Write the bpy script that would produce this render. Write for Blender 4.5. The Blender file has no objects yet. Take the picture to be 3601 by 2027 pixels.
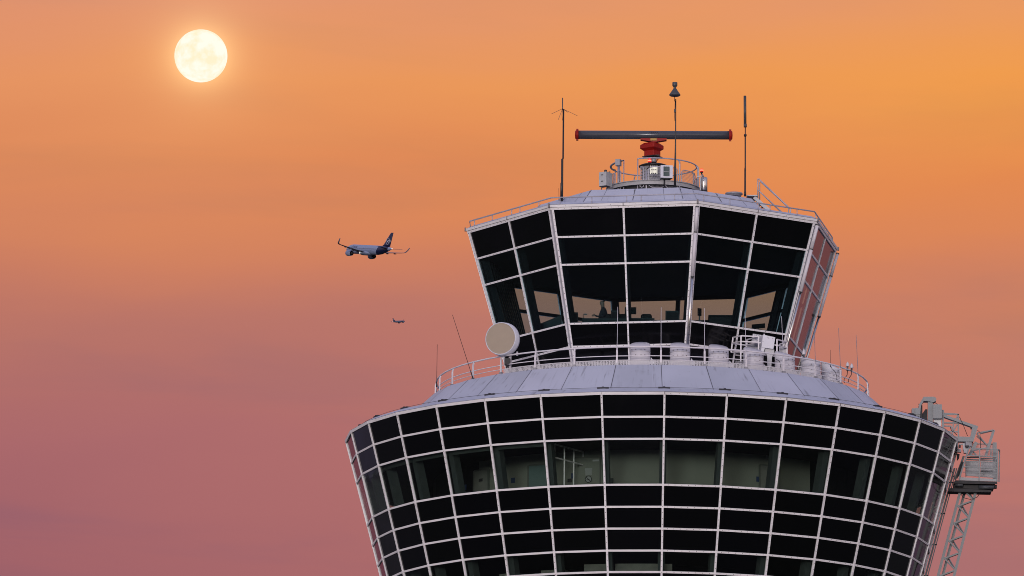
import bpy, math, random
from math import sin, cos, radians as R, degrees, pi, sqrt, hypot, atan2
from mathutils import Vector as V, Matrix
random.seed(7)
scene = bpy.context.scene
COL = scene.collection

# ------------------------------------------------------------------ camera survey (solved from the photograph)
DIST, FPX, PW, PH = 240.637, 20751.0, 3601, 2027
FPX = PW/2/math.tan(R(9.917488)/2)
pitch, roll, yaw = R(10.95089), R(.62198), R(-1.39125)
CAM = V((0, -DIST, 0))
f0 = V((sin(yaw)*cos(pitch), cos(yaw)*cos(pitch), sin(pitch)))
r0 = V((cos(yaw), -sin(yaw), 0)); u0 = r0.cross(f0)
cr_ = r0*cos(roll)+u0*sin(roll); cu_ = u0*cos(roll)-r0*sin(roll)
GROUND = -1.7

def ray(x, y):
    return (f0+cr_*((x-PW/2)/FPX)-cu_*((y-PH/2)/FPX)).normalized()
def at(x, y, Y):
    "photo position -> the point of that sight line at depth Y"
    d = ray(x, y); return CAM+d*((Y-CAM.y)/d.y)
def atr(x, y, rad, back=False):
    d = ray(x, y); a = d.x*d.x+d.y*d.y; b = CAM.y*d.y; c = CAM.y**2-rad*rad
    q = max(b*b-a*c, 0); t = (-b+(sqrt(q) if back else -sqrt(q)))/a
    return CAM+d*t
def ang(p): return math.degrees(atan2(p.x, -p.y))
def pol(rad, deg, z): return V((rad*sin(R(deg)), -rad*cos(R(deg)), z))
def zoomed(ox, oy, s):
    "reader for measurements taken on an enlarged crop of the photograph"
    return lambda x, y, Y: at(ox+x/s, oy+y/s, Y)

# ------------------------------------------------------------------ mesh builder
class MB:
    def __init__(self): self.v = []; self.f = []; self.m = []; self.sm = []; self.uv = {}
    def add(self, vs, fs, mi=0, smooth=False):
        o = len(self.v); self.v += [tuple(p) for p in vs]
        for f in fs:
            self.f.append([o+i for i in f]); self.m.append(mi); self.sm.append(smooth)
        return self
    def quad(self, a, b, c, d, mi=0): return self.add([a, b, c, d], [(0, 1, 2, 3)], mi)
    def box(self, c, s, mi=0, rz=0, M=None):
        c = V(c); h = V(s)/2
        M = M or Matrix.Rotation(rz, 3, 'Z')
        vs = [c+M@V((h.x*i, h.y*j, h.z*k)) for k in (-1, 1) for j in (-1, 1) for i in (-1, 1)]
        return self.add(vs, [(0, 2, 3, 1), (4, 5, 7, 6), (0, 1, 5, 4), (2, 6, 7, 3), (0, 4, 6, 2), (1, 3, 7, 5)], mi)
    def hexa(self, a, mi=0):
        "8 points: bottom ring 0-3, top ring 4-7"
        return self.add(a, [(3, 2, 1, 0), (4, 5, 6, 7), (0, 1, 5, 4), (1, 2, 6, 5), (2, 3, 7, 6), (3, 0, 4, 7)], mi)
    def bar(self, a, b, w, h=None, mi=0, up=(0, 0, 1)):
        a, b = V(a), V(b); h = h or w; t = (b-a).normalized(); up = V(up)
        s = t.cross(up)
        if s.length < 1e-3: s = t.cross(V((0, 1, 0)))
        s.normalize(); n = s.cross(t)
        q = lambda p: [p-s*w/2-n*h/2, p+s*w/2-n*h/2, p+s*w/2+n*h/2, p-s*w/2+n*h/2]
        return self.hexa(q(a)+q(b), mi)
    def tube(self, pts, r, n=8, mi=0, closed=False, smooth=True):
        pts = [V(p) for p in pts]; k = len(pts)
        rs = r if isinstance(r, (list, tuple)) else [r]*k
        o = len(self.v); prev = None
        for i, p in enumerate(pts):
            if closed: t = pts[(i+1) % k]-pts[i-1]
            else: t = pts[min(i+1, k-1)]-pts[max(i-1, 0)]
            t.normalize()
            if prev is None:
                a = V((0, 0, 1)) if abs(t.z) < .9 else V((1, 0, 0))
                s = t.cross(a).normalized()
            else:
                s = (prev-t*prev.dot(t)).normalized()
            prev = s; w = t.cross(s)
            for j in range(n):
                an = 2*pi*j/n; self.v.append(tuple(p+(s*cos(an)+w*sin(an))*rs[i]))
        for i in range(k if closed else k-1):
            for j in range(n):
                a = o+i*n+j; b = o+i*n+(j+1) % n; c = o+((i+1) % k)*n+(j+1) % n; d = o+((i+1) % k)*n+j
                self.f.append([a, b, c, d]); self.m.append(mi); self.sm.append(smooth)
        if not closed:
            self.f.append([o+j for j in range(n)][::-1]); self.m.append(mi); self.sm.append(False)
            self.f.append([o+(k-1)*n+j for j in range(n)]); self.m.append(mi); self.sm.append(False)
        return self
    def lathe(self, prof, n=24, c=(0, 0, 0), M=None, mi=0, smooth=True, caps=True):
        "prof: (radius, height) pairs turned about local z"
        c = V(c); M = M or Matrix.Identity(3); o = len(self.v)
        for (r, z) in prof:
            for j in range(n):
                an = 2*pi*j/n; self.v.append(tuple(c+M@V((r*cos(an), r*sin(an), z))))
        for i in range(len(prof)-1):
            for j in range(n):
                self.f.append([o+i*n+j, o+i*n+(j+1) % n, o+(i+1)*n+(j+1) % n, o+(i+1)*n+j]); self.m.append(mi); self.sm.append(smooth)
        if caps:
            if prof[0][0] > 1e-6: self.f.append([o+j for j in range(n)][::-1]); self.m.append(mi); self.sm.append(False)
            if prof[-1][0] > 1e-6: self.f.append([o+(len(prof)-1)*n+j for j in range(n)]); self.m.append(mi); self.sm.append(False)
        return self
    def prism(self, poly, dvec, mi=0):
        poly = [V(p) for p in poly]; d = V(dvec); n = len(poly)
        return self.add(poly+[p+d for p in poly], [tuple(range(n))[::-1], tuple(range(n, 2*n))]+[(i, (i+1) % n, n+(i+1) % n, n+i) for i in range(n)], mi)
    def build(self, name, mats, parent=None, origin=None, fix=True):
        me = bpy.data.meshes.new(name)
        o3 = V(origin) if origin is not None else V((0, 0, 0))
        pm = PARLOC.get(parent.name, V((0, 0, 0))) if parent else V((0, 0, 0))
        me.from_pydata([tuple(V(p)-o3) for p in self.v], [], self.f)
        if not isinstance(mats, (list, tuple)): mats = [mats]
        for m in mats: me.materials.append(m)
        for p, mi, s in zip(me.polygons, self.m, self.sm): p.material_index = mi; p.use_smooth = s
        if fix:
            import bmesh
            bm = bmesh.new(); bm.from_mesh(me); bmesh.ops.recalc_face_normals(bm, faces=bm.faces); bm.to_mesh(me); bm.free()
        ob = bpy.data.objects.new(name, me); COL.objects.link(ob)
        if parent: ob.parent = parent
        ob.location = o3-pm
        PARLOC[ob.name] = o3.copy()
        return ob
PARLOC = {}
def tag(o, label=None, cat=None, group=None, kind=None):
    if label: o['label'] = label
    if cat: o['category'] = cat
    if group: o['group'] = group
    if kind: o['kind'] = kind
    return o
def thing(name, label, cat, loc, group=None):
    o = bpy.data.objects.new(name, None); COL.objects.link(o); o.location = V(loc); o.empty_display_size = .3
    PARLOC[o.name] = V(loc)
    return tag(o, label, cat, group)
def dup(o, parent=None):
    c = o.copy(); COL.objects.link(c)
    if parent is not None: c.parent = parent
    PARLOC[c.name] = PARLOC.get(o.name, V((0, 0, 0)))
    for k in list(o.children):
        dup(k, c)
    return c

# ------------------------------------------------------------------ materials
def node_mat(name):
    m = bpy.data.materials.new(name); m.use_nodes = True
    nt = m.node_tree; return m, nt, nt.nodes, nt.links, nt.nodes['Principled BSDF']
def paint(name, col, rough=.5, metal=0, var=.08, scale=3.0, streak=None, dirt=None, spec=.5, bump=0):
    m, nt, N, L, b = node_mat(name)
    b.inputs['Roughness'].default_value = rough; b.inputs['Metallic'].default_value = metal
    b.inputs['Specular IOR Level'].default_value = spec
    tc = N.new('ShaderNodeTexCoord')
    mp = N.new('ShaderNodeMapping'); L.new(tc.outputs['Object'], mp.inputs[0])
    mp.inputs['Scale'].default_value = (scale, scale, scale)
    nz = N.new('ShaderNodeTexNoise'); nz.inputs['Scale'].default_value = 1; nz.inputs['Detail'].default_value = 6
    L.new(mp.outputs[0], nz.inputs['Vector'])
    rp = N.new('ShaderNodeValToRGB'); rp.color_ramp.elements[0].position = .3; rp.color_ramp.elements[1].position = .7
    lo = [c*(1-var) for c in col]; hi = [min(1, c*(1+var)) for c in col]
    rp.color_ramp.elements[0].color = (*lo, 1); rp.color_ramp.elements[1].color = (*hi, 1)
    L.new(nz.outputs['Fac'], rp.inputs[0]); out = rp.outputs[0]
    if streak:
        sc, amt, dc = streak
        m2 = N.new('ShaderNodeMapping'); L.new(tc.outputs['Object'], m2.inputs[0]); m2.inputs['Scale'].default_value = sc
        n2 = N.new('ShaderNodeTexNoise'); n2.inputs['Scale'].default_value = 1; n2.inputs['Detail'].default_value = 5; L.new(m2.outputs[0], n2.inputs['Vector'])
        r2 = N.new('ShaderNodeValToRGB'); r2.color_ramp.elements[0].position = .56; r2.color_ramp.elements[1].position = .74
        r2.color_ramp.elements[0].color = (0, 0, 0, 1); r2.color_ramp.elements[1].color = (amt, amt, amt, 1)
        L.new(n2.outputs['Fac'], r2.inputs[0])
        mx = N.new('ShaderNodeMix'); mx.data_type = 'RGBA'
        L.new(r2.outputs[0], mx.inputs['Factor']); L.new(out, mx.inputs['A']); mx.inputs['B'].default_value = (*dc, 1)
        out = mx.outputs['Result']
    L.new(out, b.inputs['Base Color'])
    rr = N.new('ShaderNodeMapRange'); L.new(nz.outputs['Fac'], rr.inputs[0])
    rr.inputs['To Min'].default_value = max(.02, rough-.08); rr.inputs['To Max'].default_value = min(1, rough+.08)
    L.new(rr.outputs[0], b.inputs['Roughness'])
    if bump:
        bp = N.new('ShaderNodeBump'); bp.inputs['Strength'].default_value = bump; bp.inputs['Distance'].default_value = .02
        L.new(nz.outputs['Fac'], bp.inputs['Height']); L.new(bp.outputs[0], b.inputs['Normal'])
    return m
def emit(name, col, strength):
    m, nt, N, L, b = node_mat(name)
    b.inputs['Base Color'].default_value = (*[c*.5 for c in col], 1)
    b.inputs['Emission Color'].default_value = (*col, 1); b.inputs['Emission Strength'].default_value = strength
    return m
def wavy_normal(N, L, strength, scale):
    g = N.new('ShaderNodeNewGeometry')
    nz = N.new('ShaderNodeTexNoise'); nz.inputs['Scale'].default_value = scale; nz.inputs['Detail'].default_value = 1.5
    L.new(g.outputs['Position'], nz.inputs['Vector'])
    bp = N.new('ShaderNodeBump'); bp.inputs['Strength'].default_value = strength; bp.inputs['Distance'].default_value = .01
    L.new(nz.outputs['Fac'], bp.inputs['Height']); return bp.outputs[0], nz
def black_glass(name):
    m, nt, N, L, b = node_mat(name)
    b.inputs['Base Color'].default_value = (.0012, .0014, .0018, 1); b.inputs['Roughness'].default_value = .04; b.inputs['IOR'].default_value = 1.5
    nrm, nz = wavy_normal(N, L, .35, .9); L.new(nrm, b.inputs['Normal'])
    g = N.new('ShaderNodeNewGeometry'); n2 = N.new('ShaderNodeTexNoise'); n2.inputs['Scale'].default_value = .55; n2.inputs['Detail'].default_value = 8
    L.new(g.outputs['Position'], n2.inputs['Vector'])
    mr = N.new('ShaderNodeMapRange'); L.new(n2.outputs['Fac'], mr.inputs[0]); mr.inputs['From Min'].default_value = .35; mr.inputs['From Max'].default_value = .75
    mr.inputs['To Min'].default_value = .03; mr.inputs['To Max'].default_value = .16; L.new(mr.outputs[0], b.inputs['Roughness'])
    return m
def clear_glass(name, tint):
    m, nt, N, L, b = node_mat(name); N.remove(b)
    tr = N.new('ShaderNodeBsdfTransparent'); tr.inputs[0].default_value = (*tint, 1)
    gl = N.new('ShaderNodeBsdfGlossy'); gl.inputs['Roughness'].default_value = .02
    nrm, _ = wavy_normal(N, L, .25, .9); L.new(nrm, gl.inputs['Normal'])
    lw = N.new('ShaderNodeLayerWeight'); lw.inputs['Blend'].default_value = .5; L.new(nrm, lw.inputs['Normal'])
    pw = N.new('ShaderNodeMath'); pw.operation = 'POWER'; L.new(lw.outputs['Facing'], pw.inputs[0]); pw.inputs[1].default_value = 5
    fr = N.new('ShaderNodeMath'); fr.operation = 'MULTIPLY_ADD'; L.new(pw.outputs[0], fr.inputs[0]); fr.inputs[1].default_value = .96; fr.inputs[2].default_value = .04
    mx = N.new('ShaderNodeMixShader'); L.new(fr.outputs[0], mx.inputs[0]); L.new(tr.outputs[0], mx.inputs[1]); L.new(gl.outputs[0], mx.inputs[2])
    L.new(mx.outputs[0], N['Material Output'].inputs[0]); return m
def perforated(name, col):
    m, nt, N, L, b = node_mat(name)
    b.inputs['Base Color'].default_value = (*col, 1); b.inputs['Roughness'].default_value = .5
    tc = N.new('ShaderNodeTexCoord'); sp = N.new('ShaderNodeSeparateXYZ'); L.new(tc.outputs['Object'], sp.inputs[0])
    at2 = N.new('ShaderNodeMath'); at2.operation = 'ARCTAN2'; L.new(sp.outputs[0], at2.inputs[0]); L.new(sp.outputs[1], at2.inputs[1])
    sc = N.new('ShaderNodeMath'); sc.operation = 'MULTIPLY'; sc.inputs[1].default_value = 8.95*16; L.new(at2.outputs[0], sc.inputs[0])
    sz = N.new('ShaderNodeMath'); sz.operation = 'MULTIPLY'; sz.inputs[1].default_value = 22; L.new(sp.outputs[2], sz.inputs[0])
    cb = N.new('ShaderNodeCombineXYZ'); L.new(sc.outputs[0], cb.inputs[0]); L.new(sz.outputs[0], cb.inputs[1])
    vo = N.new('ShaderNodeTexVoronoi'); vo.voronoi_dimensions = '2D'; vo.inputs['Scale'].default_value = 1; vo.inputs['Randomness'].default_value = .25; L.new(cb.outputs[0], vo.inputs['Vector'])
    gt = N.new('ShaderNodeMath'); gt.operation = 'GREATER_THAN'; gt.inputs[1].default_value = .27; L.new(vo.outputs['Distance'], gt.inputs[0])
    tr = N.new('ShaderNodeBsdfTransparent'); mx = N.new('ShaderNodeMixShader')
    L.new(gt.outputs[0], mx.inputs[0]); L.new(tr.outputs[0], mx.inputs[1]); L.new(b.outputs[0], mx.inputs[2]); L.new(mx.outputs[0], N['Material Output'].inputs[0]); return m

def roof_paint(name, col, amt):
    m, nt, N, L, b = node_mat(name)
    tc = N.new('ShaderNodeTexCoord'); sp = N.new('ShaderNodeSeparateXYZ'); L.new(tc.outputs['Object'], sp.inputs[0])
    def mt(op, a, b_=None):
        n = N.new('ShaderNodeMath'); n.operation = op
        for i, x in enumerate((a, b_)):
            if x is None: continue
            if isinstance(x, (int, float)): n.inputs[i].default_value = x
            else: L.new(x, n.inputs[i])
        return n.outputs[0]
    u = mt('MULTIPLY', mt('ARCTAN2', sp.outputs[0], sp.outputs[1]), 10)
    def nz(su, sv, det, off):
        c = N.new('ShaderNodeCombineXYZ'); L.new(mt('MULTIPLY', u, su), c.inputs[0]); L.new(mt('MULTIPLY', sp.outputs[2], sv), c.inputs[1]); c.inputs[2].default_value = off
        n = N.new('ShaderNodeTexNoise'); n.inputs['Scale'].default_value = 1; n.inputs['Detail'].default_value = det; n.inputs['Distortion'].default_value = .4; L.new(c.outputs[0], n.inputs['Vector']); return n.outputs['Fac']
    def rng(v, a, b_, lo, hi):
        r = N.new('ShaderNodeMapRange'); r.interpolation_type = 'SMOOTHSTEP'
        for k, q in zip(('From Min', 'From Max', 'To Min', 'To Max'), (a, b_, lo, hi)): r.inputs[k].default_value = q
        L.new(v, r.inputs[0]); return r.outputs[0]
    streaks = mt('MULTIPLY', rng(nz(6.5, 1.1, 4, 0), .52, .74, 0, 1), rng(nz(.55, 1.3, 3, 7), .42, .62, 0, 1))
    spots = rng(nz(5, 6, 3, 3), .68, .78, 0, .8)
    cloud = rng(nz(.35, .6, 6, 11), .3, .7, .93, 1.05)
    dirt = mt('MULTIPLY', mt('MINIMUM', mt('ADD', streaks, spots), 1.0), amt)
    mx = N.new('ShaderNodeMix'); mx.data_type = 'RGBA'; L.new(dirt, mx.inputs['Factor']); mx.inputs['A'].default_value = (*col, 1); mx.inputs['B'].default_value = (.17, .17, .19, 1)
    sc = N.new('ShaderNodeVectorMath'); sc.operation = 'SCALE'; L.new(mx.outputs['Result'], sc.inputs[0]); L.new(cloud, sc.inputs['Scale'])
    L.new(sc.outputs[0], b.inputs['Base Color']); b.inputs['Roughness'].default_value = .5
    return m
STAIN = (.30, .28, .29)
M = dict(
    frame=paint('white_frame_paint', (.81, .79, .79), .42, var=.05, scale=1.7, streak=((1.3, 1.3, 5), .22, (.42, .36, .33))),
    rivet=paint('dark_rivet', (.20, .18, .18), .5),
    roof=roof_paint('roof_panel_paint', (.43, .45, .52), .75), roofb=roof_paint('roof_panel_paint_worn', (.40, .42, .485), .9), roofc=roof_paint('roof_panel_paint_pale', (.455, .47, .54), .6),
    roofcab=roof_paint('cab_roof_paint', (.43, .45, .52), .3),
    seam=paint('roof_joint', (.10, .10, .12), .7),
    rail=paint('galvanised_rail', (.40, .39, .43), .42, metal=.25, var=.1, scale=4),
    railw=paint('white_rail_paint', (.66, .63, .65), .42, var=.05, scale=4),
    gal=paint('grey_metal', (.30, .30, .32), .45, metal=.35, var=.12, scale=4),
    crane=paint('crane_paint', (.225, .24, .238), .5, var=.08, scale=2.2, streak=((6, 6, .9), .35, (.30, .26, .22))),
    craned=paint('crane_dark', (.010, .010, .012), .6),
    dark=paint('mast_black', (.012, .011, .012), .45),
    dgrey=paint('antenna_grey', (.055, .06, .065), .45),
    radar=paint('radar_grey', (.058, .063, .076), .24, var=.04),
    red=paint('radar_red', (.29, .009, .005), .45, spec=.2, var=.07),
    yellow=paint('yellow_mark', (.45, .25, .02), .5),
    steel=paint('bare_steel', (.6, .58, .55), .28, metal=1),
    black=black_glass('black_spandrel_glass'),
    glass=clear_glass('tinted_window_glass', (.80, .845, .825)),
    cabglass=clear_glass('cab_window_glass', (.785, .905, .93)),
    louvre=paint('louvre_grey', (.34, .34, .34), .5),
    vent=paint('vent_white', (.58, .56, .58), .45, var=.05, streak=((4, 4, .8), .14, (.45, .43, .43))),
    box=paint('box_grey', (.42, .43, .43), .42, metal=.2, var=.1, scale=3, streak=((8, 8, 1.2), .3, (.35, .31, .28))),
    boxw=paint('box_white', (.60, .60, .65), .4, var=.04),
    screen=paint('screen_glass', (.045, .075, .075), .12),
    dishface=paint('radome_beige', (.375, .305, .225), .75, var=.03),
    wall=paint('corridor_wall', (.235, .25, .21), .8, var=.05, scale=.8),
    door=paint('door_paint', (.21, .215, .19), .6),
    dooredge=paint('door_frame', (.14, .15, .13), .6),
    doort=paint('teal_door', (.13, .20, .195), .6),
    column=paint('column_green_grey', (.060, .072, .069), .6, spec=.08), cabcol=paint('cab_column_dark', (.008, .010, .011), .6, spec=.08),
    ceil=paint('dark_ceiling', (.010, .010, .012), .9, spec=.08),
    carpet=paint('carpet', (.05, .055, .05), .95),
    blue=paint('blue_notice', (.015, .04, .12), .5),
    paper=paint('paper_notice', (.35, .37, .36), .6),
    ink=paint('sign_black', (.02, .02, .022), .5),
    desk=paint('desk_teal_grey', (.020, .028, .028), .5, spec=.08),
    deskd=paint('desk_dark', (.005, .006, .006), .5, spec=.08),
    concrete=paint('concrete', (.32, .31, .30), .85, var=.15, scale=.6),
    cloth=paint('dark_cloth', (.012, .012, .016), .9), skin=paint('skin', (.16, .10, .075), .7), hair=paint('dark_hair', (.02, .014, .01), .7),
    perf=perforated('perforated_plate', (.50, .49, .50)),
    lampred=emit('red_lamp', (1, .015, .008), 1.0), lampcore=emit('lamp_core', (1, .22, .13), 1.9), lampwhite=emit('white_lamp', (1, .95, .8), 6),
    panel=emit('floodlight_panel', (1, .96, .78), .72),
    acft=None, navy=paint('navy_paint', (.006, .010, .045), .3), wing=paint('wing_grey', (.07, .08, .11), .4), enginein=paint('engine_dark', (.008, .008, .01), .6),
    emblem=paint('emblem_white', (.6, .6, .7), .5), letters=paint('navy_letters', (.01, .015, .07), .5),
)

# ------------------------------------------------------------------ setting: ground, sky, light, camera
def ground():
    m, nt, N, L, b = node_mat('airfield_ground')
    g = N.new('ShaderNodeNewGeometry')
    nz = N.new('ShaderNodeTexNoise'); nz.inputs['Scale'].default_value = .012; nz.inputs['Detail'].default_value = 9; L.new(g.outputs['Position'], nz.inputs['Vector'])
    rp = N.new('ShaderNodeValToRGB'); e = rp.color_ramp.elements
    e[0].position = .42; e[0].color = (.035, .036, .038, 1); e[1].position = .56; e[1].color = (.028, .036, .016, 1)
    L.new(nz.outputs['Fac'], rp.inputs[0]); L.new(rp.outputs[0], b.inputs['Base Color']); b.inputs['Roughness'].default_value = .9
    mb = MB(); n = 64; rs = [0.01, 20, 80, 300, 1200, 5000, 20000]
    mb.lathe([(r, GROUND) for r in rs], n, caps=False, smooth=False)
    o = mb.build('ground', m, fix=False); tag(o, kind='structure')
    for p in o.data.polygons: pass
ground()

MOON = ray(706.5, 197.2)
def world():
    w = bpy.data.worlds.new('World'); scene.world = w; w.use_nodes = True
    nt = w.node_tree; N, L = nt.nodes, nt.links
    bg = N['Background']; outn = N['World Output']
    sky = N.new('ShaderNodeTexSky'); sky.sky_type = 'NISHITA'; sky.sun_disc = False
    sky.sun_elevation = R(0); sky.sun_rotation = R(SUN_ROT); sky.air_density = 1; sky.dust_density = 1.5
    b0 = N.new('ShaderNodeBackground'); b0.inputs[1].default_value = .05; L.new(sky.outputs[0], b0.inputs[0])
    tc = N.new('ShaderNodeTexCoord'); d = tc.outputs['Generated']
    def math_(op, a, b=None, c=None):
        n = N.new('ShaderNodeMath'); n.operation = op
        for i, x in enumerate((a, b, c)):
            if x is None: continue
            if isinstance(x, (int, float)): n.inputs[i].default_value = x
            else: L.new(x, n.inputs[i])
        return n.outputs[0]
    sp = N.new('ShaderNodeSeparateXYZ'); L.new(d, sp.inputs[0])
    elev = math_('MULTIPLY', math_('ARCSINE', sp.outputs[2]), 180/pi)
    az = math_('MULTIPLY', math_('ARCTAN2', sp.outputs[0], sp.outputs[1]), 180/pi)
    # long soft cloud bands
    cb = N.new('ShaderNodeCombineXYZ'); L.new(math_('MULTIPLY', az, .13), cb.inputs[0]); L.new(math_('MULTIPLY_ADD', az, -.05, math_('MULTIPLY', elev, .8)), cb.inputs[1])
    nz = N.new('ShaderNodeTexNoise'); nz.inputs['Scale'].default_value = 1.0; nz.inputs['Detail'].default_value = 5; nz.inputs['Roughness'].default_value = .5; L.new(cb.outputs[0], nz.inputs['Vector'])
    warp = math_('MULTIPLY', math_('SUBTRACT', nz.outputs['Fac'], .5), 1.5)
    e2 = math_('ADD', elev, warp)
    def ramp(val, stops, lo, hi):
        mr = N.new('ShaderNodeMapRange'); mr.inputs['From Min'].default_value = lo; mr.inputs['From Max'].default_value = hi; L.new(val, mr.inputs[0])
        rp = N.new('ShaderNodeValToRGB'); rp.color_ramp.interpolation = 'EASE' if False else 'LINEAR'
        el = rp.color_ramp.elements
        for i, (s, c) in enumerate(stops):
            e = el[i] if i < 2 else el.new(min(1, (s-lo)/(hi-lo)))
            e.position = max(0, min(1, (s-lo)/(hi-lo))); e.color = (*c, 1)
        L.new(mr.outputs[0], rp.inputs[0]); return rp.outputs[0]
    low = ramp(elev, [(0, (.20, .09, .13)), (90, (.34, .38, .68))], 0, 90)
    fl_ = ramp(e2, lin_stops(SKY_LEFT), 0, 20); fr_ = ramp(e2, lin_stops(SKY_RIGHT), 0, 20)
    fmx = N.new('ShaderNodeMix'); fmx.data_type = 'RGBA'; fm = N.new('ShaderNodeMapRange'); fm.inputs['From Min'].default_value = -6.2; fm.inputs['From Max'].default_value = 3.4; L.new(az, fm.inputs[0])
    L.new(fm.outputs[0], fmx.inputs['Factor']); L.new(fl_, fmx.inputs['A']); L.new(fr_, fmx.inputs['B']); front = fmx.outputs['Result']
    high = ramp(elev, [(14, (.74, .32, .16)), (18, (.56, .36, .32)), (26, (.38, .34, .46)), (45, (.29, .31, .56)), (90, (.27, .30, .58))], 14, 90)
    sel = N.new('ShaderNodeMix'); sel.data_type = 'RGBA'
    mr = N.new('ShaderNodeMapRange'); mr.interpolation_type = 'SMOOTHSTEP'; mr.inputs['From Min'].default_value = 14.5; mr.inputs['From Max'].default_value = 19; L.new(elev, mr.inputs[0])
    L.new(mr.outputs[0], sel.inputs['Factor']); L.new(front, sel.inputs['A']); L.new(high, sel.inputs['B'])
    # thin grey-purple cloud veils, mostly low on the left
    cb2 = N.new('ShaderNodeCombineXYZ'); L.new(math_('MULTIPLY', az, .20), cb2.inputs[0]); L.new(math_('MULTIPLY_ADD', az, .04, math_('MULTIPLY', elev, 1.25)), cb2.inputs[1]); cb2.inputs[2].default_value = 4.3
    n2 = N.new('ShaderNodeTexNoise'); n2.inputs['Scale'].default_value = 1.0; n2.inputs['Detail'].default_value = 7; n2.inputs['Roughness'].default_value = .52; n2.inputs['Distortion'].default_value = .35; L.new(cb2.outputs[0], n2.inputs['Vector'])
    vb = N.new('ShaderNodeMapRange'); vb.interpolation_type = 'SMOOTHSTEP'; vb.inputs['From Min'].default_value = .47; vb.inputs['From Max'].default_value = .68; L.new(n2.outputs['Fac'], vb.inputs[0])
    vl = N.new('ShaderNodeMapRange'); vl.inputs['From Min'].default_value = 13.6; vl.inputs['From Max'].default_value = 8.6; vl.inputs['To Min'].default_value = .18; vl.inputs['To Max'].default_value = .46; L.new(elev, vl.inputs[0])
    veil = N.new('ShaderNodeMix'); veil.data_type = 'RGBA'; L.new(math_('MULTIPLY', vb.outputs[0], vl.outputs[0]), veil.inputs['Factor']); L.new(sel.outputs['Result'], veil.inputs['A'])
    vc = N.new('ShaderNodeMix'); vc.data_type = 'RGBA'; vc.blend_type = 'MULTIPLY'; vc.inputs['Factor'].default_value = 1; L.new(sel.outputs['Result'], vc.inputs['A']); vc.inputs['B'].default_value = (.74, .86, 1.10, 1); L.new(vc.outputs['Result'], veil.inputs['B'])
    # away from the moon the low sky turns to grey mauve
    side = ramp(elev, [(0, lin((92, 86, 108))), (8, lin((118, 106, 130))), (16, lin((150, 130, 150))), (28, (.38, .34, .46)), (90, (.27, .30, .58))], 0, 90)
    sm = N.new('ShaderNodeMapRange'); sm.interpolation_type = 'SMOOTHSTEP'; sm.inputs['From Min'].default_value = 23; sm.inputs['From Max'].default_value = 34; L.new(math_('ABSOLUTE', math_('ADD', az, 1.4)), sm.inputs[0])
    smx = N.new('ShaderNodeMix'); smx.data_type = 'RGBA'; L.new(sm.outputs[0], smx.inputs['Factor']); L.new(veil.outputs['Result'], smx.inputs['A']); L.new(side, smx.inputs['B'])
    # sunward side: pale bright afterglow behind the camera
    back = ramp(elev, [(0, (1.45, 1.10, 1.02)), (8, (1.38, 1.12, 1.06)), (18, (.72, .68, .80)), (35, (.36, .38, .62)), (90, (.27, .30, .58))], 0, 90)
    bsc = N.new('ShaderNodeMix'); bsc.data_type = 'RGBA'; bsc.blend_type = 'MULTIPLY'; bsc.inputs['Factor'].default_value = 1
    L.new(back, bsc.inputs['A']); bsc.inputs['B'].default_value = (BACKG, BACKG, BACKG, 1)
    hz = math_('DIVIDE', sp.outputs[1], math_('ADD', math_('SQRT', math_('ADD', math_('MULTIPLY', sp.outputs[0], sp.outputs[0]), math_('MULTIPLY', sp.outputs[1], sp.outputs[1]))), .0001))
    mb = N.new('ShaderNodeMapRange'); mb.interpolation_type = 'SMOOTHSTEP'; mb.inputs['From Min'].default_value = .35; mb.inputs['From Max'].default_value = -.55; L.new(hz, mb.inputs[0])
    fin = N.new('ShaderNodeMix'); fin.data_type = 'RGBA'; L.new(mb.outputs[0], fin.inputs['Factor']); L.new(smx.outputs['Result'], fin.inputs['A']); L.new(bsc.outputs['Result'], fin.inputs['B'])
    # aureole of the moon in the hazy air
    dt = N.new('ShaderNodeVectorMath'); dt.operation = 'DISTANCE'; L.new(d, dt.inputs[0]); dt.inputs[1].default_value = tuple(MOON)
    rr = math_('MULTIPLY', dt.outputs['Value'], 180/pi)
    halo = math_('ADD', math_('MULTIPLY', math_('EXPONENT', math_('MULTIPLY', math_('MAXIMUM', math_('SUBTRACT', rr, .25), 0), -7.5)), .48),
                 math_('MULTIPLY', math_('EXPONENT', math_('MULTIPLY', rr, -1.8)), .17))
    hc = N.new('ShaderNodeMix'); hc.data_type = 'RGBA'; hc.blend_type = 'ADD'
    hm = N.new('ShaderNodeVectorMath'); hm.operation = 'SCALE'; hm.inputs[0].default_value = (.45, .42, .19); L.new(halo, hm.inputs['Scale'])
    hc.inputs['Factor'].default_value = 1; L.new(fin.outputs['Result'], hc.inputs['A']); L.new(hm.outputs[0], hc.inputs['B'])
    L.new(hc.outputs['Result'], bg.inputs[0]); bg.inputs[1].default_value = 1.0
    ad = N.new('ShaderNodeAddShader'); L.new(bg.outputs[0], ad.inputs[0]); L.new(b0.outputs[0], ad.inputs[1]); L.new(ad.outputs[0], outn.inputs[0])
SUN_ROT = 190
BACKG = 1.0
def lin(c): return tuple((v/255/12.92 if v/255 < .04045 else ((v/255+.055)/1.055)**2.4) for v in c)
def lin_stops(st): return [(e, tuple(max(.004, a-b) for a, b in zip(lin(c), (.039, .038, .028)))) for e, c in st]
SKY_LEFT = [(0, (104, 80, 98)), (5, (138, 88, 102)), (8.1, (158, 98, 107)), (9.3, (170, 105, 109)), (10.4, (183, 115, 105)), (11.2, (204, 126, 98)), (12.06, (222, 138, 91)), (12.9, (230, 148, 97)), (13.66, (224, 147, 112)), (14.4, (216, 144, 122)), (20, (205, 150, 140))]
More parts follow.
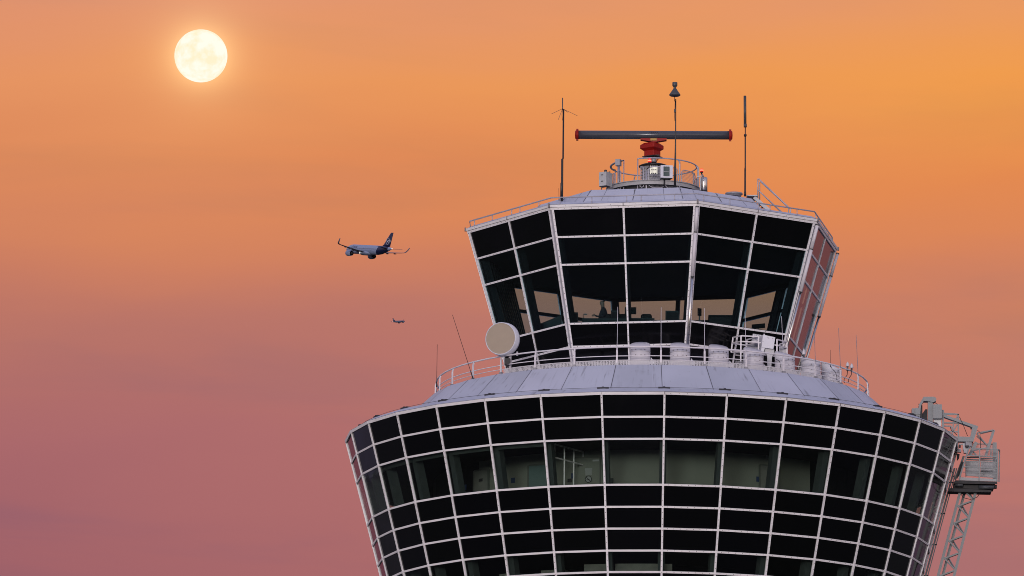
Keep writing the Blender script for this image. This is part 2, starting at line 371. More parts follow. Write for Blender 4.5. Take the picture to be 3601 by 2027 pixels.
SKY_RIGHT = [(0, (150, 92, 105)), (5, (166, 105, 110)), (8.33, (180, 115, 112)), (9.4, (187, 119, 111)), (10.4, (193, 124, 107)), (11.2, (213, 131, 94)), (12.06, (228, 138, 80)), (13.0, (241, 157, 77)), (13.66, (235, 155, 95)), (14.4, (226, 150, 112)), (20, (210, 152, 138))]
world()
sd = bpy.data.lights.new('sun', 'SUN'); sd.energy = 1.7; sd.angle = R(16); sd.color = (1, .93, .94)
so = bpy.data.objects.new('sun', sd); COL.objects.link(so)
se, sa = R(2), R(10)     # low, behind the camera and a little to its left
sdir = V((-sin(sa)*cos(se), -cos(sa)*cos(se), sin(se)))
so.rotation_euler = (-sdir).to_track_quat('-Z', 'Y').to_euler(); so.location = (0, -300, 60)

cd = bpy.data.cameras.new('camera'); cam = bpy.data.objects.new('camera', cd); COL.objects.link(cam)
cd.sensor_width = 36; cd.lens = 36*FPX/PW; cd.clip_start = 1; cd.clip_end = 60000
mw = Matrix((cr_, cu_, -f0)).transposed().to_4x4(); mw.translation = CAM; cam.matrix_world = mw
scene.camera = cam
scene.view_settings.view_transform = 'Standard'; scene.view_settings.look = 'None'; scene.view_settings.gamma = 1; scene.view_settings.exposure = 0
scene.cycles.max_bounces = 10; scene.cycles.transparent_max_bounces = 16; scene.cycles.use_denoising = True; scene.cycles.filter_width = .95

# ------------------------------------------------------------------ the control tower
tower = thing('control_tower', 'airport control tower of black glass and white grid frames, small cab on a wide drum', 'control tower', (0, 0, GROUND))
PHI = 2.2148; STEP = 11.25
ZD = [39.96, 39.08, 38.24, 36.49, 35.65, 34.82, 33.98, 33.16, 32.3, 31.4]
def RD(z): return 12.3799+.26914*(z-39.08)
def dv(i, z, off=0): return pol(RD(z)+off, PHI+STEP*i, z)
CPHI = -77.037
ZC = [48.57, 47.45, 46.36, 44.04, 43.14, 41.7]
def RC(z): return 7.8348+.29279*(z-48.57)
def cvx(j, z, off=0): return pol(RC(z)+off, CPHI+45*j, z)
def wall_pt(vf, j, t, z, off):
    a, b = vf(j, z), vf(j+1, z); p = a.lerp(b, t)
    n = (b-a).cross(vf(j, z+1)-a).normalized()
    if n.dot(V((p.x, p.y, 0))) < 0: n = -n
    return p+n*off
def panel(mb, vf, j, t0, t1, z0, z1, o0, o1, mi=0):
    "a slab between two offsets from the wall face"
    q = lambda o: [wall_pt(vf, j, t0, z0, o), wall_pt(vf, j, t1, z0, o), wall_pt(vf, j, t1, z1, o), wall_pt(vf, j, t0, z1, o)]
    mb.hexa(q(o0)+q(o1), mi)
def rivets(mb, a, b, n, wdir, size=.03, step=.255, mi=1, lift=.004):
    a, b = V(a), V(b); L_ = (b-a).length; k = max(1, int(L_/step)); t = (b-a).normalized(); s = V(wdir).normalized()
    for i in range(k):
        p = a.lerp(b, (i+.5)/k)+n*lift
        mb.quad(p-t*size/2-s*size/2, p+t*size/2-s*size/2, p+t*size/2+s*size/2, p-t*size/2+s*size/2, mi)

# --- drum: mullions (one mesh, turned round the axis), transoms, panes
FW = .078
def mullion_mesh():
    mb = MB()
    z0, z1 = ZD[-1], ZD[0]-.02
    a, b = dv(0, z0), dv(0, z1)
    rad = V((sin(R(PHI)), -cos(R(PHI)), 0)); tan = V((cos(R(PHI)), sin(R(PHI)), 0)); n = tan.cross((b-a).normalized()).normalized()
    if n.dot(rad) < 0: n = -n
    q = lambda p: [p-tan*FW/2-n*.045, p+tan*FW/2-n*.045, p+tan*FW/2+n*.04, p-tan*FW/2+n*.04]
    mb.hexa(q(a)+q(b)); rivets(mb, a+n*.04, b+n*.04, n, tan, .026, .235)
    return mb
m0 = mullion_mesh().build('mullion', [M['frame'], M['rivet']], tower)
for i in range(1, 32):
    c = dup(m0, tower); c.rotation_euler.z = R(STEP*i)
for k, z in enumerate(ZD[1:], 1):
    mb = MB()
    for i in range(32):
        h = FW/2*.97
        panel(mb, dv, i, .014, .986, z-h, z+h, -.045, .032)
        a = wall_pt(dv, i, .03, z, .032); b = wall_pt(dv, i, .97, z, .032)
        n = (wall_pt(dv, i, .5, z, 1)-wall_pt(dv, i, .5, z, 0)).normalized()
        if -12 <= i <= 11: rivets(mb, a, b, n, (b-a).cross(n), .026)
    mb.build('transom', [M['frame'], M['rivet']], tower)
FRONT = list(range(-9, 8))
rows = {0: 'spandrel_panel', 1: 'spandrel_panel', 2: 'window', 3: 'spandrel_panel', 4: 'spandrel_panel', 5: 'spandrel_panel', 6: 'window'}
rear = MB()
for k in range(9):
    nm = rows.get(k, 'spandrel_panel'); clear = nm == 'window'
    z1, z0 = ZD[k]-.04, ZD[k+1]+.035
    mb = MB(); panel(mb, dv, 0, .01, .99, z0, z1, -.03, -.006)
    ob = None
    for i in range(-16, 16):
        if i in FRONT and k < 7:
            if ob is None:
                ob = mb.build(nm, M['glass'] if clear else M['black'], tower); ob.rotation_euler.z = R(STEP*i); first = ob
            else:
                c = dup(first, tower); c.rotation_euler.z = R(STEP*i)
        else: panel(rear, dv, i, .01, .99, z0, z1, -.03, -.006, 1 if clear else 0)
tag(rear.build('rear_glazing', [M['black'], M['glass']], tower), kind='stuff')

# drum eave: trim strip with fasteners, then a sloped white skirt
mb = MB()
for i in range(32):
    panel(mb, dv, i, .002, .998, ZD[0]-.035, ZD[0]+.075, -.15, .05)
    a = wall_pt(dv, i, .03, ZD[0]+.02, .05); b = wall_pt(dv, i, .97, ZD[0]+.02, .05)
    n = (wall_pt(dv, i, .5, 39.9, 1)-wall_pt(dv, i, .5, 39.9, 0)).normalized()
    if -12 <= i <= 11:
        rivets(mb, a, b, n, (b-a).cross(n), .024, .3)
        l0, l1 = wall_pt(dv, i, .0, ZD[0]+.066, .05)+n*.003, wall_pt(dv, i, 1, ZD[0]+.066, .05)+n*.003
        mb.quad(l0-V((0, 0, .006)), l1-V((0, 0, .006)), l1+V((0, 0, .006)), l0+V((0, 0, .006)), 1)
        p = wall_pt(dv, i, 0, ZD[0]+.03, .053); t = (b-a).normalized()
        mb.box(p+n*.004, (.03, .03, .10), 1, R(PHI+STEP*i))
mb.build('eave_trim', [M['frame'], M['rivet']], tower)
mb = MB()
zt = ZD[0]+.078
for i in range(32):
    a0, a1 = pol(12.67, PHI+STEP*i, zt), pol(12.67, PHI+STEP*(i+1), zt)
    b0, b1 = pol(12.28, PHI+STEP*i, zt+.20), pol(12.28, PHI+STEP*(i+1), zt+.20)
    c0, c1 = pol(12.2, PHI+STEP*i, zt+.1), pol(12.2, PHI+STEP*(i+1), zt+.1)
    d0, d1 = pol(11.1, PHI+STEP*i, zt-.1), pol(11.1, PHI+STEP*(i+1), zt-.1)
    mb.quad(a0, a1, b1, b0); mb.quad(b0, b1, c1, c0); mb.quad(c0, c1, d1, d0)
mb.build('eave_skirt', M['roof'], tower, fix=False)
# conical roof of the drum, 32 flat panels with dark joints
RT, ZT, RB, ZB = 9.2, 41.725, 11.05, 39.98
mb = MB()
for i in range(32):
    t0, t1 = pol(RT, PHI+STEP*i, ZT), pol(RT, PHI+STEP*(i+1), ZT)
    b0, b1 = pol(RB, PHI+STEP*i, ZB), pol(RB, PHI+STEP*(i+1), ZB)
    mb.quad(b0, b1, t1, t0, (0, 2, 3, 0, 3, 2, 0, 2)[(i*5+i//3) % 8])
    w = pol(5.4, PHI+STEP*i, ZT-.03), pol(5.4, PHI+STEP*(i+1), ZT-.03)
    mb.quad(t0, t1, w[1], w[0])
    tn = V((cos(R(PHI+STEP*i)), sin(R(PHI+STEP*i)), 0)); up = V((0, 0, .005))+pol(.005, PHI+STEP*i, 0)
    jw = .014 if i % 2 else .011
    mb.quad(b0-tn*jw+up, b0+tn*jw+up, t0+tn*jw+up, t0-tn*jw+up, 1)
roof = mb.build('drum_roof', [M['roof'], M['seam'], M['roofb'], M['roofc']], tower, fix=False)
br = MB(); p = pol(12.27, PHI, zt+.205)
br.box(p, (.46, .10, .07), 0, R(PHI)); br.box(p+V((0, 0, .03)), (.08, .12, .05), 0, R(PHI))
b0_ = br.build('bracket', M['gal'], roof); b0_.data.materials[0] = paint('bracket_grey', (.045, .045, .055), .6, spec=.2)
for i in list(range(-8, 8)):
    if i == 0: continue
    c = dup(b0_, roof); c.rotation_euler.z = R(STEP*i)
cbm = MB(); cbm.tube([pol(12.27, PHI+STEP*i/2, zt+.225) for i in range(-18, 18)], .008, 5)
cbm.build('lightning_cable', M['dgrey'], tower)

# drum insides: floors, ceilings, core wall, columns
def disc(name, r0_, r1_, z, mat, seg=64):
    mb = MB(); pts0 = [pol(r0_, 360*i/seg, z) for i in range(seg)]; pts1 = [pol(r1_, 360*i/seg, z) for i in range(seg)]
    for i in range(seg): mb.quad(pts0[i], pts0[(i+1) % seg], pts1[(i+1) % seg], pts1[i])
    return mb.build(name, mat, tower, fix=False)
RCORE = 9.0
disc('drum_ceiling', 3, RD(38.3)-.3, 38.32, M['ceil']); disc('drum_floor', 3, RD(35.8)-.3, 35.75, M['carpet'])
disc('drum_ceiling', 3, RD(34.0)-.3, 34.05, M['ceil']); disc('drum_floor', 3, RD(31.5)-.25, 31.45, M['carpet'])
mb = MB()
cw = [pol(RCORE, 360*i/64, 0) for i in range(64)]
for i in range(64):
    a, b = cw[i], cw[(i+1) % 64]
    mb.quad(a+V((0, 0, 35.75)), b+V((0, 0, 35.75)), b+V((0, 0, 38.32)), a+V((0, 0, 38.32)))
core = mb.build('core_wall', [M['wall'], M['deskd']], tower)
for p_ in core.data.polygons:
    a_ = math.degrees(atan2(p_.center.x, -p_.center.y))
    if a_ > 47 or a_ < -50: p_.material_index = 1  # side stretches near-black: the dimness of the rooms is put into the colour
mb = MB()
for i in range(64):
    a, b = cw[i]*.72, cw[(i+1) % 64]*.72
    mb.quad(a+V((0, 0, 31.45)), b+V((0, 0, 31.45)), b+V((0, 0, 34.05)), a+V((0, 0, 34.05)))
mb.build('core_wall', M['deskd'], tower)
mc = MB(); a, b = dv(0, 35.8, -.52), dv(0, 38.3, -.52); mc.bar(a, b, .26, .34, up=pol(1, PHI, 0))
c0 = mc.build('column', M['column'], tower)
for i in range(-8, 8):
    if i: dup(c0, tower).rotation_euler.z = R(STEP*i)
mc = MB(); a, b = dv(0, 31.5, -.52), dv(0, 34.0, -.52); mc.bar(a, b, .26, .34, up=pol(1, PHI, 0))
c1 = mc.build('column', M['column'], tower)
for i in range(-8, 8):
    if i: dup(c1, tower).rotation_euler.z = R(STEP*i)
mb = MB(); panel(mb, dv, 0, .06, .94, 38.02, 38.2, -.42, -.2)
hb = mb.build('blind_box', M['column'], tower); hb.rotation_euler.z = R(STEP*-3)
for i in (-4, -5, -6, -7): dup(hb, tower).rotation_euler.z = R(STEP*i)
# things fixed to the core wall, placed by azimuth on it
def on_core(mb, x, y, w, h, dep=.02, mi=0, lift=0):
    p = atr(x, y, RCORE+.02+lift); a = ang(p)
    mb.box(p, (w, dep, h), mi, R(a)); return p, a
def core_door(x, ytop, w, mat, plate=False):
    p = atr(x, ytop, RCORE+.03); a = R(ang(p)); h = p.z-35.78
    mb = MB(); c = V((p.x, p.y, 35.78+h/2)); mb.box(c, (w, .05, h), 0, a)
    out = V((sin(a), -cos(a), 0)); t = V((cos(a), sin(a), 0))
    for s in (-1, 1): mb.box(c+t*s*(w/2+.03), (.06, .09, h+.06), 1, a)
    mb.box(c+V((0, 0, h/2+.03)), (w, .09, .06), 1, a)
    d = mb.build('door', [mat, M['dooredge']], core)
    k = MB(); k.box(c+out*.06+t*w*.4+V((0, 0, -.05)), (.05, .05, .12), 0, a); k.build('handle', M['steel'], d)
    if plate:
        k = MB(); k.box(c+out*.035+V((0, 0, h*.32)), (.22, .02, .12), 0, a); k.build('door_plate', M['ink'], d)
    return d
core_door(1693, 1656, .85, M['door'], True); core_door(1893, 1638, .85, M['doort']); core_door(2706, 1641, .85, M['door']); core_door(2066, 1612, 1.0, M['wall'])
for (x, y) in ((1804, 1690), (1637, 1714), (2017, 1674), (2667, 1686)):
    mb = MB(); on_core(mb, x, y, .19 if x != 1637 else .12, .21); mb.build('notice', M['blue'], core)
for (x, y, w, h, m) in ((2070, 1651, .30, .09, 'paper'), (2070, 1663.5, .27, .20, 'paper'), (2713, 1672, .27, .27, 'paper'), (2003, 1690, .17, .13, 'ink'), (2097, 1620, .3, .07, 'box'), (2146, 1691, .25, .2, 'column'), (2699, 1604, .14, .24, 'paper')):
    mb = MB(); on_core(mb, x, y, w, h, .02, 0, .04); 
    if (x, y) == (2713, 1672): on_core(mb, x, y, .22, .22, .02, 1, .046)
    mb.build('notice', [M[m], M['ink']] if x == 2713 else M[m], core)
def no_smoking(x, y):
    p = atr(x, y, RCORE+.07); a = R(ang(p)); t = V((cos(a), sin(a), 0)); o = V((sin(a), -cos(a), 0)); u = V((0, 0, 1))
    mb = MB(); Mx = Matrix((t, u, o)).transposed()
    mb.lathe([(.0, 0), (.145, 0), (.145, .012), (0, .012)], 24, p, Mx, 0, False)
    mb.tube([p+o*.016+t*.13*cos(k*pi/12)+u*.13*sin(k*pi/12) for k in range(24)], .016, 5, 1, True)
    mb.bar(p+o*.02-t*.09+u*.09, p+o*.02+t*.09-u*.09, .026, .012, 1, up=o)
    mb.bar(p+o*.016-t*.08-u*.02, p+o*.016+t*.05-u*.02, .02, .008, 1, up=o)
    mb.build('no_smoking_sign', [M['paper'], M['ink']], core)
no_smoking(2069.5, 1686); no_smoking(2709, 1703)
mb = MB()       # glazed screen across the corridor
pA, pB = pol(9.02, -17.6, 0), pol(11.1, -20.2, 0)
for t in (0, .33, .66, 1): q = pA.lerp(pB, t); mb.bar(q+V((0, 0, 35.76)), q+V((0, 0, 38.3)), .05)
for z in (35.8, 37.75, 38.28): mb.bar(pA+V((0, 0, z)), pB+V((0, 0, z)), .05)
mb.build('glazed_screen', M['frame'], tower)
mb = MB()       # low cabinets on the floor below
for k, (a0, a1, h) in enumerate(((-27, -21, .95), (-16, -9.5, .95), (-8.5, 5, .92), (-39, -34, .8))):
    for q in range(4):
        s0, s1 = a0+(a1-a0)*q/4, a0+(a1-a0)*(q+1)/4
        P_ = [pol(r_, s_, 0) for r_, s_ in ((9.6, s0), (9.6, s1), (9.0, s1), (9.0, s0))]
        mb.hexa([p+V((0, 0, 31.46)) for p in P_]+[p+V((0, 0, 33.66 if 0 < k < 3 else 33.5)) for p in P_])
mb.build('cabinet_row', paint('cabinet_grey', (.16, .165, .14), .6, var=.3, scale=2.5), tower)

# underside and shaft
mb = MB(); mb.lathe([(RD(31.4)-.2, 31.4), (6.2, 29.4), (3.9, 28.2), (3.9, GROUND)], 48, caps=False)
mb.build('shaft', M['concrete'], tower, fix=False)

# --- cab: frames and panes of the octagon
for k, z in enumerate(ZC[1:5], 1):
    mb = MB()
    for j in range(8):
        h = .036
        for (t0, t1) in ((.022, .493), (.507, .978)):
            panel(mb, cvx, j, t0, t1, z-h, z+h, -.045, .03); panel(mb, cvx, j, t0, t1, z-h*1.35, z+h*1.35, -.14, -.047, 2)  # second slab is a dark backing: the unlit inside is painted into its colour
            a = wall_pt(cvx, j, t0+.01, z, .03); b = wall_pt(cvx, j, t1-.01, z, .03); n = (wall_pt(cvx, j, .5, z, 1)-wall_pt(cvx, j, .5, z, 0)).normalized()
            rivets(mb, a, b, n, (b-a).cross(n), .028, .25)
    mb.build('cab_transom', [M['frame'], M['rivet'], M['cabcol']], tower)
def cab_mid(mb, j):
    panel(mb, cvx, j, .4935, .5065, ZC[5], ZC[0]-.02, -.045, .036); panel(mb, cvx, j, .492, .508, ZC[5], ZC[0]-.1, -.16, -.047, 2)  # inner backing coloured dark to stand for interior shade
    a, b = wall_pt(cvx, j, .5, ZC[5], .036), wall_pt(cvx, j, .5, ZC[0]-.05, .036); n = (wall_pt(cvx, j, .5, 45, 1)-wall_pt(cvx, j, .5, 45, 0)).normalized()
    rivets(mb, a, b, n, (b-a).cross(n), .028, .25)
def cab_corner(mb, j):
    for (jj, t0, t1) in ((j, .0085, .022), (j-1, .978, .9915)):
        panel(mb, cvx, jj, t0, t1, ZC[5], ZC[0]-.02, -.045, .036); panel(mb, cvx, jj, t0, t1, ZC[5], ZC[0]-.1, -.16, -.047, 3)  # dark inner strip carries painted interior shade
        tm = (t0+t1)/2
        a, b = wall_pt(cvx, jj, tm, ZC[5], .036), wall_pt(cvx, jj, tm, ZC[0]-.05, .036); n = (wall_pt(cvx, jj, .5, 45, 1)-wall_pt(cvx, jj, .5, 45, 0)).normalized()
        rivets(mb, a, b, n, (b-a).cross(n), .028, .25)
    a, b = cvx(j, ZC[5], -.03), cvx(j, ZC[0]-.02, -.03)
    mb.bar(a, b, .16, .05, 2, up=pol(1, CPHI+45*j, 0))
mb = MB(); cab_mid(mb, 0); cm = mb.build('cab_mullion', [M['frame'], M['rivet'], M['cabcol']], tower)
mb = MB(); cab_corner(mb, 0); cc = mb.build('corner_mullion', [M['frame'], M['rivet'], M['rail'], M['cabcol']], tower)
for j in range(1, 8):
    dup(cm, tower).rotation_euler.z = R(45*j); dup(cc, tower).rotation_euler.z = R(45*j)
for k in range(5):
    z1, z0 = ZC[k]-.04, ZC[k+1]+(.035 if k < 4 else 0); clear = k in (1, 2)
    nm = 'cab_window' if clear else 'cab_spandrel'
    for (t0, t1) in ((.02, .495), (.505, .98)):
        mb = MB(); panel(mb, cvx, 0, t0, t1, z0, z1, -.03, -.006)
        p0 = mb.build(nm, M['cabglass'] if clear else M['black'], tower)
        for j in range(1, 8): dup(p0, tower).rotation_euler.z = R(45*j)
for j in (2, 3, 4):       # rain pipes down the corners
    mb = MB(); o = .12
    mb.tube([cvx(j, ZC[0]-.12, o), cvx(j, ZC[1]+.05, o)], .066, 12); mb.tube([cvx(j, ZC[1]+.02, o), cvx(j, 45.75, o)], .066, 12)
    mb.tube([cvx(j, 45.75, o), cvx(j, ZC[5]+.3, o)], .05, 12, 1)
    for z in (ZC[0]-.1, ZC[1]+.035, 45.75): mb.tube([cvx(j, z-.02, o), cvx(j, z+.02, o)], .076, 12, 2)
    mb.build('rain_pipe', [M['railw'], M['steel'], M['dgrey']], tower)
# cab eave, gutter, roof
mb = MB()
for j in range(8):
    panel(mb, cvx, j, 0, 1, ZC[0]-.045, ZC[0]+.045, -.15, .045)
    panel(mb, cvx, j, 0, 1, ZC[0]+.06, ZC[0]+.155, -.15, .07); panel(mb, cvx, j, 0, 1, ZC[0]+.04, ZC[0]+.07, -.14, .03, 1)
    n = (wall_pt(cvx, j, .5, 45, 1)-wall_pt(cvx, j, .5, 45, 0)).normalized()
    for (t0, t1) in ((.03, .49), (.51, .97)):
        a, b = wall_pt(cvx, j, t0, ZC[0], .045), wall_pt(cvx, j, t1, ZC[0], .045); rivets(mb, a, b, n, (b-a).cross(n), .026, .27)
        a, b = wall_pt(cvx, j, t0, ZC[0]+.10, .075), wall_pt(cvx, j, t1, ZC[0]+.10, .075); rivets(mb, a, b, n, (b-a).cross(n), .02, .7)
    p = wall_pt(cvx, j, .5, ZC[0]+.11, .08); a = R(CPHI+45*j+22.5); mb.box(p, (.03, .02, .14), 1, a)
    p = cvx(j, ZC[0]+.11, .09); mb.box(p, (.06, .06, .16), 1, R(CPHI+45*j))
mb.build('cab_eave', [M['frame'], M['rivet']], tower)
mb = MB()
zg = ZC[0]+.165
prof = [(7.885, zg), (7.62, zg+.13), (7.5, zg), (5.98, zg-.02), (4.78, 49.9), (3.0, 50.05), (.01, 50.1)]
def seam(mb, a, b, n, w):
    a, b = V(a), V(b); s = (b-a).cross(n).normalized()*w/2; u = n*.006
    mb.quad(a-s+u, a+s+u, b+s+u, b-s+u, 1)
for j in range(8):
    for (ra, za), (rb, zb) in zip(prof, prof[1:]):
        mb.quad(pol(ra, CPHI+45*j, za), pol(ra, CPHI+45*(j+1), za), pol(rb, CPHI+45*(j+1), zb), pol(rb, CPHI+45*j, zb))
    A0, A1 = pol(5.98, CPHI+45*j, zg-.02), pol(5.98, CPHI+45*(j+1), zg-.02); B0, B1 = pol(4.78, CPHI+45*j, 49.9), pol(4.78, CPHI+45*(j+1), 49.9)
    n = (A1-A0).cross(B0-A0).normalized()
    if n.z < 0: n = -n
    for t, w in ((.0, .03), (.177, .014), (.497, .034), (.814, .014)):
        seam(mb, A0.lerp(A1, t), B0.lerp(B1, t), n, w)
        if w > .02:
            for q in (.2, .45, .7, .92): p = A0.lerp(A1, t).lerp(B0.lerp(B1, t), q)+n*.01; mb.box(p, (.05, .05, .03), 1)
cabroof = mb.build('cab_roof', [M['roofcab'], M['seam']], tower, fix=False)
# cab insides
def octa(name, off, z, mat, dz=.06):
    mb = MB(); P_ = [cvx(j, z, off) for j in range(8)]; mb.prism(P_, (0, 0, dz)); return mb.build(name, mat, tower)
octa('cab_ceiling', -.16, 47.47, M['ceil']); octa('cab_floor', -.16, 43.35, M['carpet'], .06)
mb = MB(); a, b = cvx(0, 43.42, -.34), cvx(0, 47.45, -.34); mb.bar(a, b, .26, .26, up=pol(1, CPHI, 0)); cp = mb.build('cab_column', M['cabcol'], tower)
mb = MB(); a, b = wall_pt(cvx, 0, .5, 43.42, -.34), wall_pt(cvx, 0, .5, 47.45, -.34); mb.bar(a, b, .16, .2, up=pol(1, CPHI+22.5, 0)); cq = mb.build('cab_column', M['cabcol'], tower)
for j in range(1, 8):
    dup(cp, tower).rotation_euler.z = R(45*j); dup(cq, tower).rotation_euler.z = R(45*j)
mb = MB()       # vertical blinds drawn on the left-hand facet
panel(mb, cvx, -1, .01, .99, 43.45, 47.4, -.50, -.47)
for k in range(9): panel(mb, cvx, -1, .05+k*.105, .065+k*.105, 43.45, 47.4, -.53, -.50)
mb.build('vertical_blind', M['deskd'], tower)
mb = MB()       # lowered shade edges under the ceiling
for j, z in ((4, 47.1), (5, 47.15), (6, 47.2)):
    panel(mb, cvx, j, .05, .95, z, 47.44, -.55, -.52)
mb.build('sun_shade', M['ceil'], tower)
mb = MB(); mb.tube([cvx(j, 44.75, -.9) for j in (4, 5, 6, 7)], .022, 6)
for j in (4, 5, 6, 7): mb.tube([cvx(j, 43.42, -.9), cvx(j, 44.75, -.9)], .02, 6)
mb.build('cab_handrail', M['dark'], tower)
# down pipe / guide rail for the maintenance basket, on the right flank of the drum
mb = MB()
g = [dv(8, z, .11) for z in (39.2, 31.4)]
mb.bar(g[0], g[1], .10, .07); mb.bar(dv(8, 39.2, .20), dv(8, 31.4, .20), .04, .04)
for z in (38.6, 37.3, 36.0, 34.7, 33.4, 32.2): mb.bar(dv(8, z, .03), dv(8, z, .23), .05, .05, 1)
mb.build('guide_rail', [M['crane'], M['craned']], tower)

# ------------------------------------------------------------------ railings
RR = 8.93
def ring_pts(rad, z, a0, a1, st=STEP/2): 
    n = int(round((a1-a0)/st)); return [pol(rad, a0+(a1-a0)*i/n, z) for i in range(n+1)]
wr = thing('walkway_railing', 'white tubular railing with perforated kick plate round the walkway under the cab', 'railing', (0, 0, ZT))
mb = MB(); mb.tube(ring_pts(RR, 42.50, PHI-STEP*16, PHI+STEP*16)[:-1], .033, 8, closed=True); mb.build('handrail', M['railw'], wr)
mb = MB(); mb.tube(ring_pts(RR, 42.13, PHI-STEP*16, PHI+STEP*16)[:-1], .02, 6, closed=True); mb.build('mid_rail', M['railw'], wr)
mb = MB(); mb.tube(ring_pts(RR, 41.96, PHI-STEP*16, PHI+STEP*16)[:-1], .016, 6, closed=True); mb.build('lower_rail', M['railw'], wr)
mb = MB(); p = lambda z, o=0: pol(RR+o, PHI, z)
mb.bar(p(ZT-.02, .04), p(42.36, .04), .07, .05, up=pol(1, PHI, 0)); mb.bar(p(42.36, .04), p(42.475, 0), .05, .05, up=pol(1, PHI, 0)); mb.box(p(41.78, .05), (.13, .1, .12), 1, R(PHI))
pp = mb.build('post', [M['railw'], M['gal']], wr)
for i in range(1, 32): dup(pp, wr).rotation_euler.z = R(STEP*i)
mb = MB(); a0, a1 = -42, 50
ks = ring_pts(RR+.02, 0, a0, a1, 2.5)
for a, b in zip(ks, ks[1:]): mb.quad(a+V((0, 0, 41.7)), b+V((0, 0, 41.7)), b+V((0, 0, 41.94)), a+V((0, 0, 41.94)))
kp = mb.build('kick_plate', M['perf'], wr, fix=False)

gr = thing('gutter_rail', 'thin low safety rail running round the edge of the cab roof', 'railing', (0, 0, zg))
mb = MB(); zr = zg+.30
pts = [pol(7.78, CPHI+45*j, zr) for j in range(0, 4)]+[pol(7.78, CPHI+135, zr).lerp(pol(7.78, CPHI+180, zr), .9)]
mb.tube([pts[0]+V((.04, 0, -.25))]+pts+[pts[-1]+V((0, 0, -.14))], .03, 6); mb.build('rail', M['rail'], gr)
mb = MB()
P0, P1 = pol(7.78, CPHI, 0), pol(7.78, CPHI+45, 0)
mb.tube([P0.lerp(P1, .5)+V((0, 0, zg)), P0.lerp(P1, .5)+V((0, 0, zr))], .022, 6)
sp0 = mb.build('support', M['rail'], gr, origin=P0.lerp(P1, .5)+V((0, 0, zg)))
base = sp0.location.copy()
for j in range(4):
    A, B = pol(7.78, CPHI+45*j, 0), pol(7.78, CPHI+45*(j+1), 0)
    for t in (.06, .28, .52, .62, .85):
        if j == 3 and t > .8: continue
        c = dup(sp0, gr); q = A.lerp(B, t); c.location = V((q.x, q.y, 0))
COL.objects.unlink(sp0); bpy.data.objects.remove(sp0)

# ------------------------------------------------------------------ roof vents on the walkway
def vent_meshes(a):
    r = .405; n = 28; base = pol(8.15, a, ZT)
    out = pol(1, a, 0)
    mb = MB(); z0 = ZT-.02
    ring0 = []; ring1 = []; ring2 = []
    for k in range(n):
        an = 2*pi*k/n; d = V((cos(an), sin(an), 0)); c = d.dot(out)
        ring0.append(base+d*r+V((0, 0, z0-base.z))); ring1.append(base+d*r+V((0, 0, .98-.17*c))); ring2.append(base+d*r*.94+V((0, 0, 1.012-.165*c)))
    vs = ring0+ring1+ring2+[base+V((0, 0, 1.045))]
    fs = []
    for k in range(n):
        k2 = (k+1) % n; fs += [(k, k2, n+k2, n+k), (n+k, n+k2, 2*n+k2, 2*n+k), (2*n+k, 2*n+k2, 3*n)]
    mb.add(vs, fs, 0, True)
    for z in (.32, .68): mb.tube([base+V((cos(2*pi*k/n), sin(2*pi*k/n), 0))*(r+.004)+V((0, 0, z)) for k in range(n)], .013, 5, 0, True)
    bolts = MB()
    for z in (.30, .52, .74):
        for dd in (-50, -22, 8, 30):
            an = R(a-90+dd); d = V((cos(an), sin(an), 0)); bolts.box(base+d*(r+.01)+V((0, 0, z)), (.03, .03, .03), 0, an)
    fl = MB(); sd = V((cos(R(a)), sin(R(a)), 0))
    q = base+sd*(r+.09)
    fl.prism([q+V((0, 0, .22))-sd*.08, q+V((0, 0, .22))+sd*.10, q+V((0, 0, .30))+sd*.08, q+V((0, 0, .46))-sd*.06], out*.1)
    return mb, bolts, fl, base
vlab = ['white drum vent below the middle mullion of the cab, leftmost of the row', 'white drum vent just left of the cab corner with the rain pipe', 'white drum vent between the rain pipe corner and the small access platform', 'white drum vent directly in front of the small access platform railing',
        'white drum vent beside the tilted cabinet, partly over the pink side glass', 'white drum vent under the single acorn antenna, against the sky', 'rightmost white drum vent, alone against the sky beside the twin acorn antennas']
for a, lb in zip((-3.41, 7.84, 19.02, 29.9, 41.0, 52.0, 63.5), vlab):
    mb, bo, fl, bs = vent_meshes(a)
    t = thing('roof_vent', lb, 'roof vent', bs, 'vents along the walkway')
    mb.build('vent_body', M['vent'], t); bo.build('bolts', M['rivet'], t); fl.build('latch', M['boxw'], t)

# ------------------------------------------------------------------ whip antennas and lightning rods
def rod(name, label, top, bot, r, mat, cat='lightning rod', group='rods on the walkway railing'):
    top, bot = V(top), V(bot)
    mb = MB(); mb.tube([bot, bot.lerp(top, .12), bot.lerp(top, .121), top], [r*1.9, r*1.9, r, r*.75], 6)
    o = mb.build(name, mat, origin=bot); return tag(o, label, cat, group)
def rail_rod(i, xt, yt, lb):
    b = pol(RR+.05, PHI+STEP*i, 42.46); t = at(xt, yt, b.y); t.x = b.x+(t.x-b.x); rod('lightning_rod', lb, t, b-V((0, 0, .3)), .0125, M['railw'] if i < 4 else M['gal'])
for i, xt, yt, lb in ((-1, 2172.5, 1080, 'thin white rod on the railing post left of all the vents'), (0, 2325, 1081, 'thin white rod on the railing between the first and second vents from the left'),
    (1, 2476.7, 1084, 'thin white rod on the railing just right of the rain pipe corner'), (2, 2620, 1095.5, 'thin white rod rising in front of the small access platform'),
    (3, 2748.5, 1113, 'thin white rod on the railing by the tilted cabinet'), (4, 2863, 1148, 'thin rod against the sky just right of the pink side glass'),
    (5, 2948.7, 1154, 'tall thin rod against the sky above the rightmost vent'), (6, 3010.5, 1178, 'rightmost thin rod, just right of the twin acorn antennas')): rail_rod(i, xt, yt, lb)
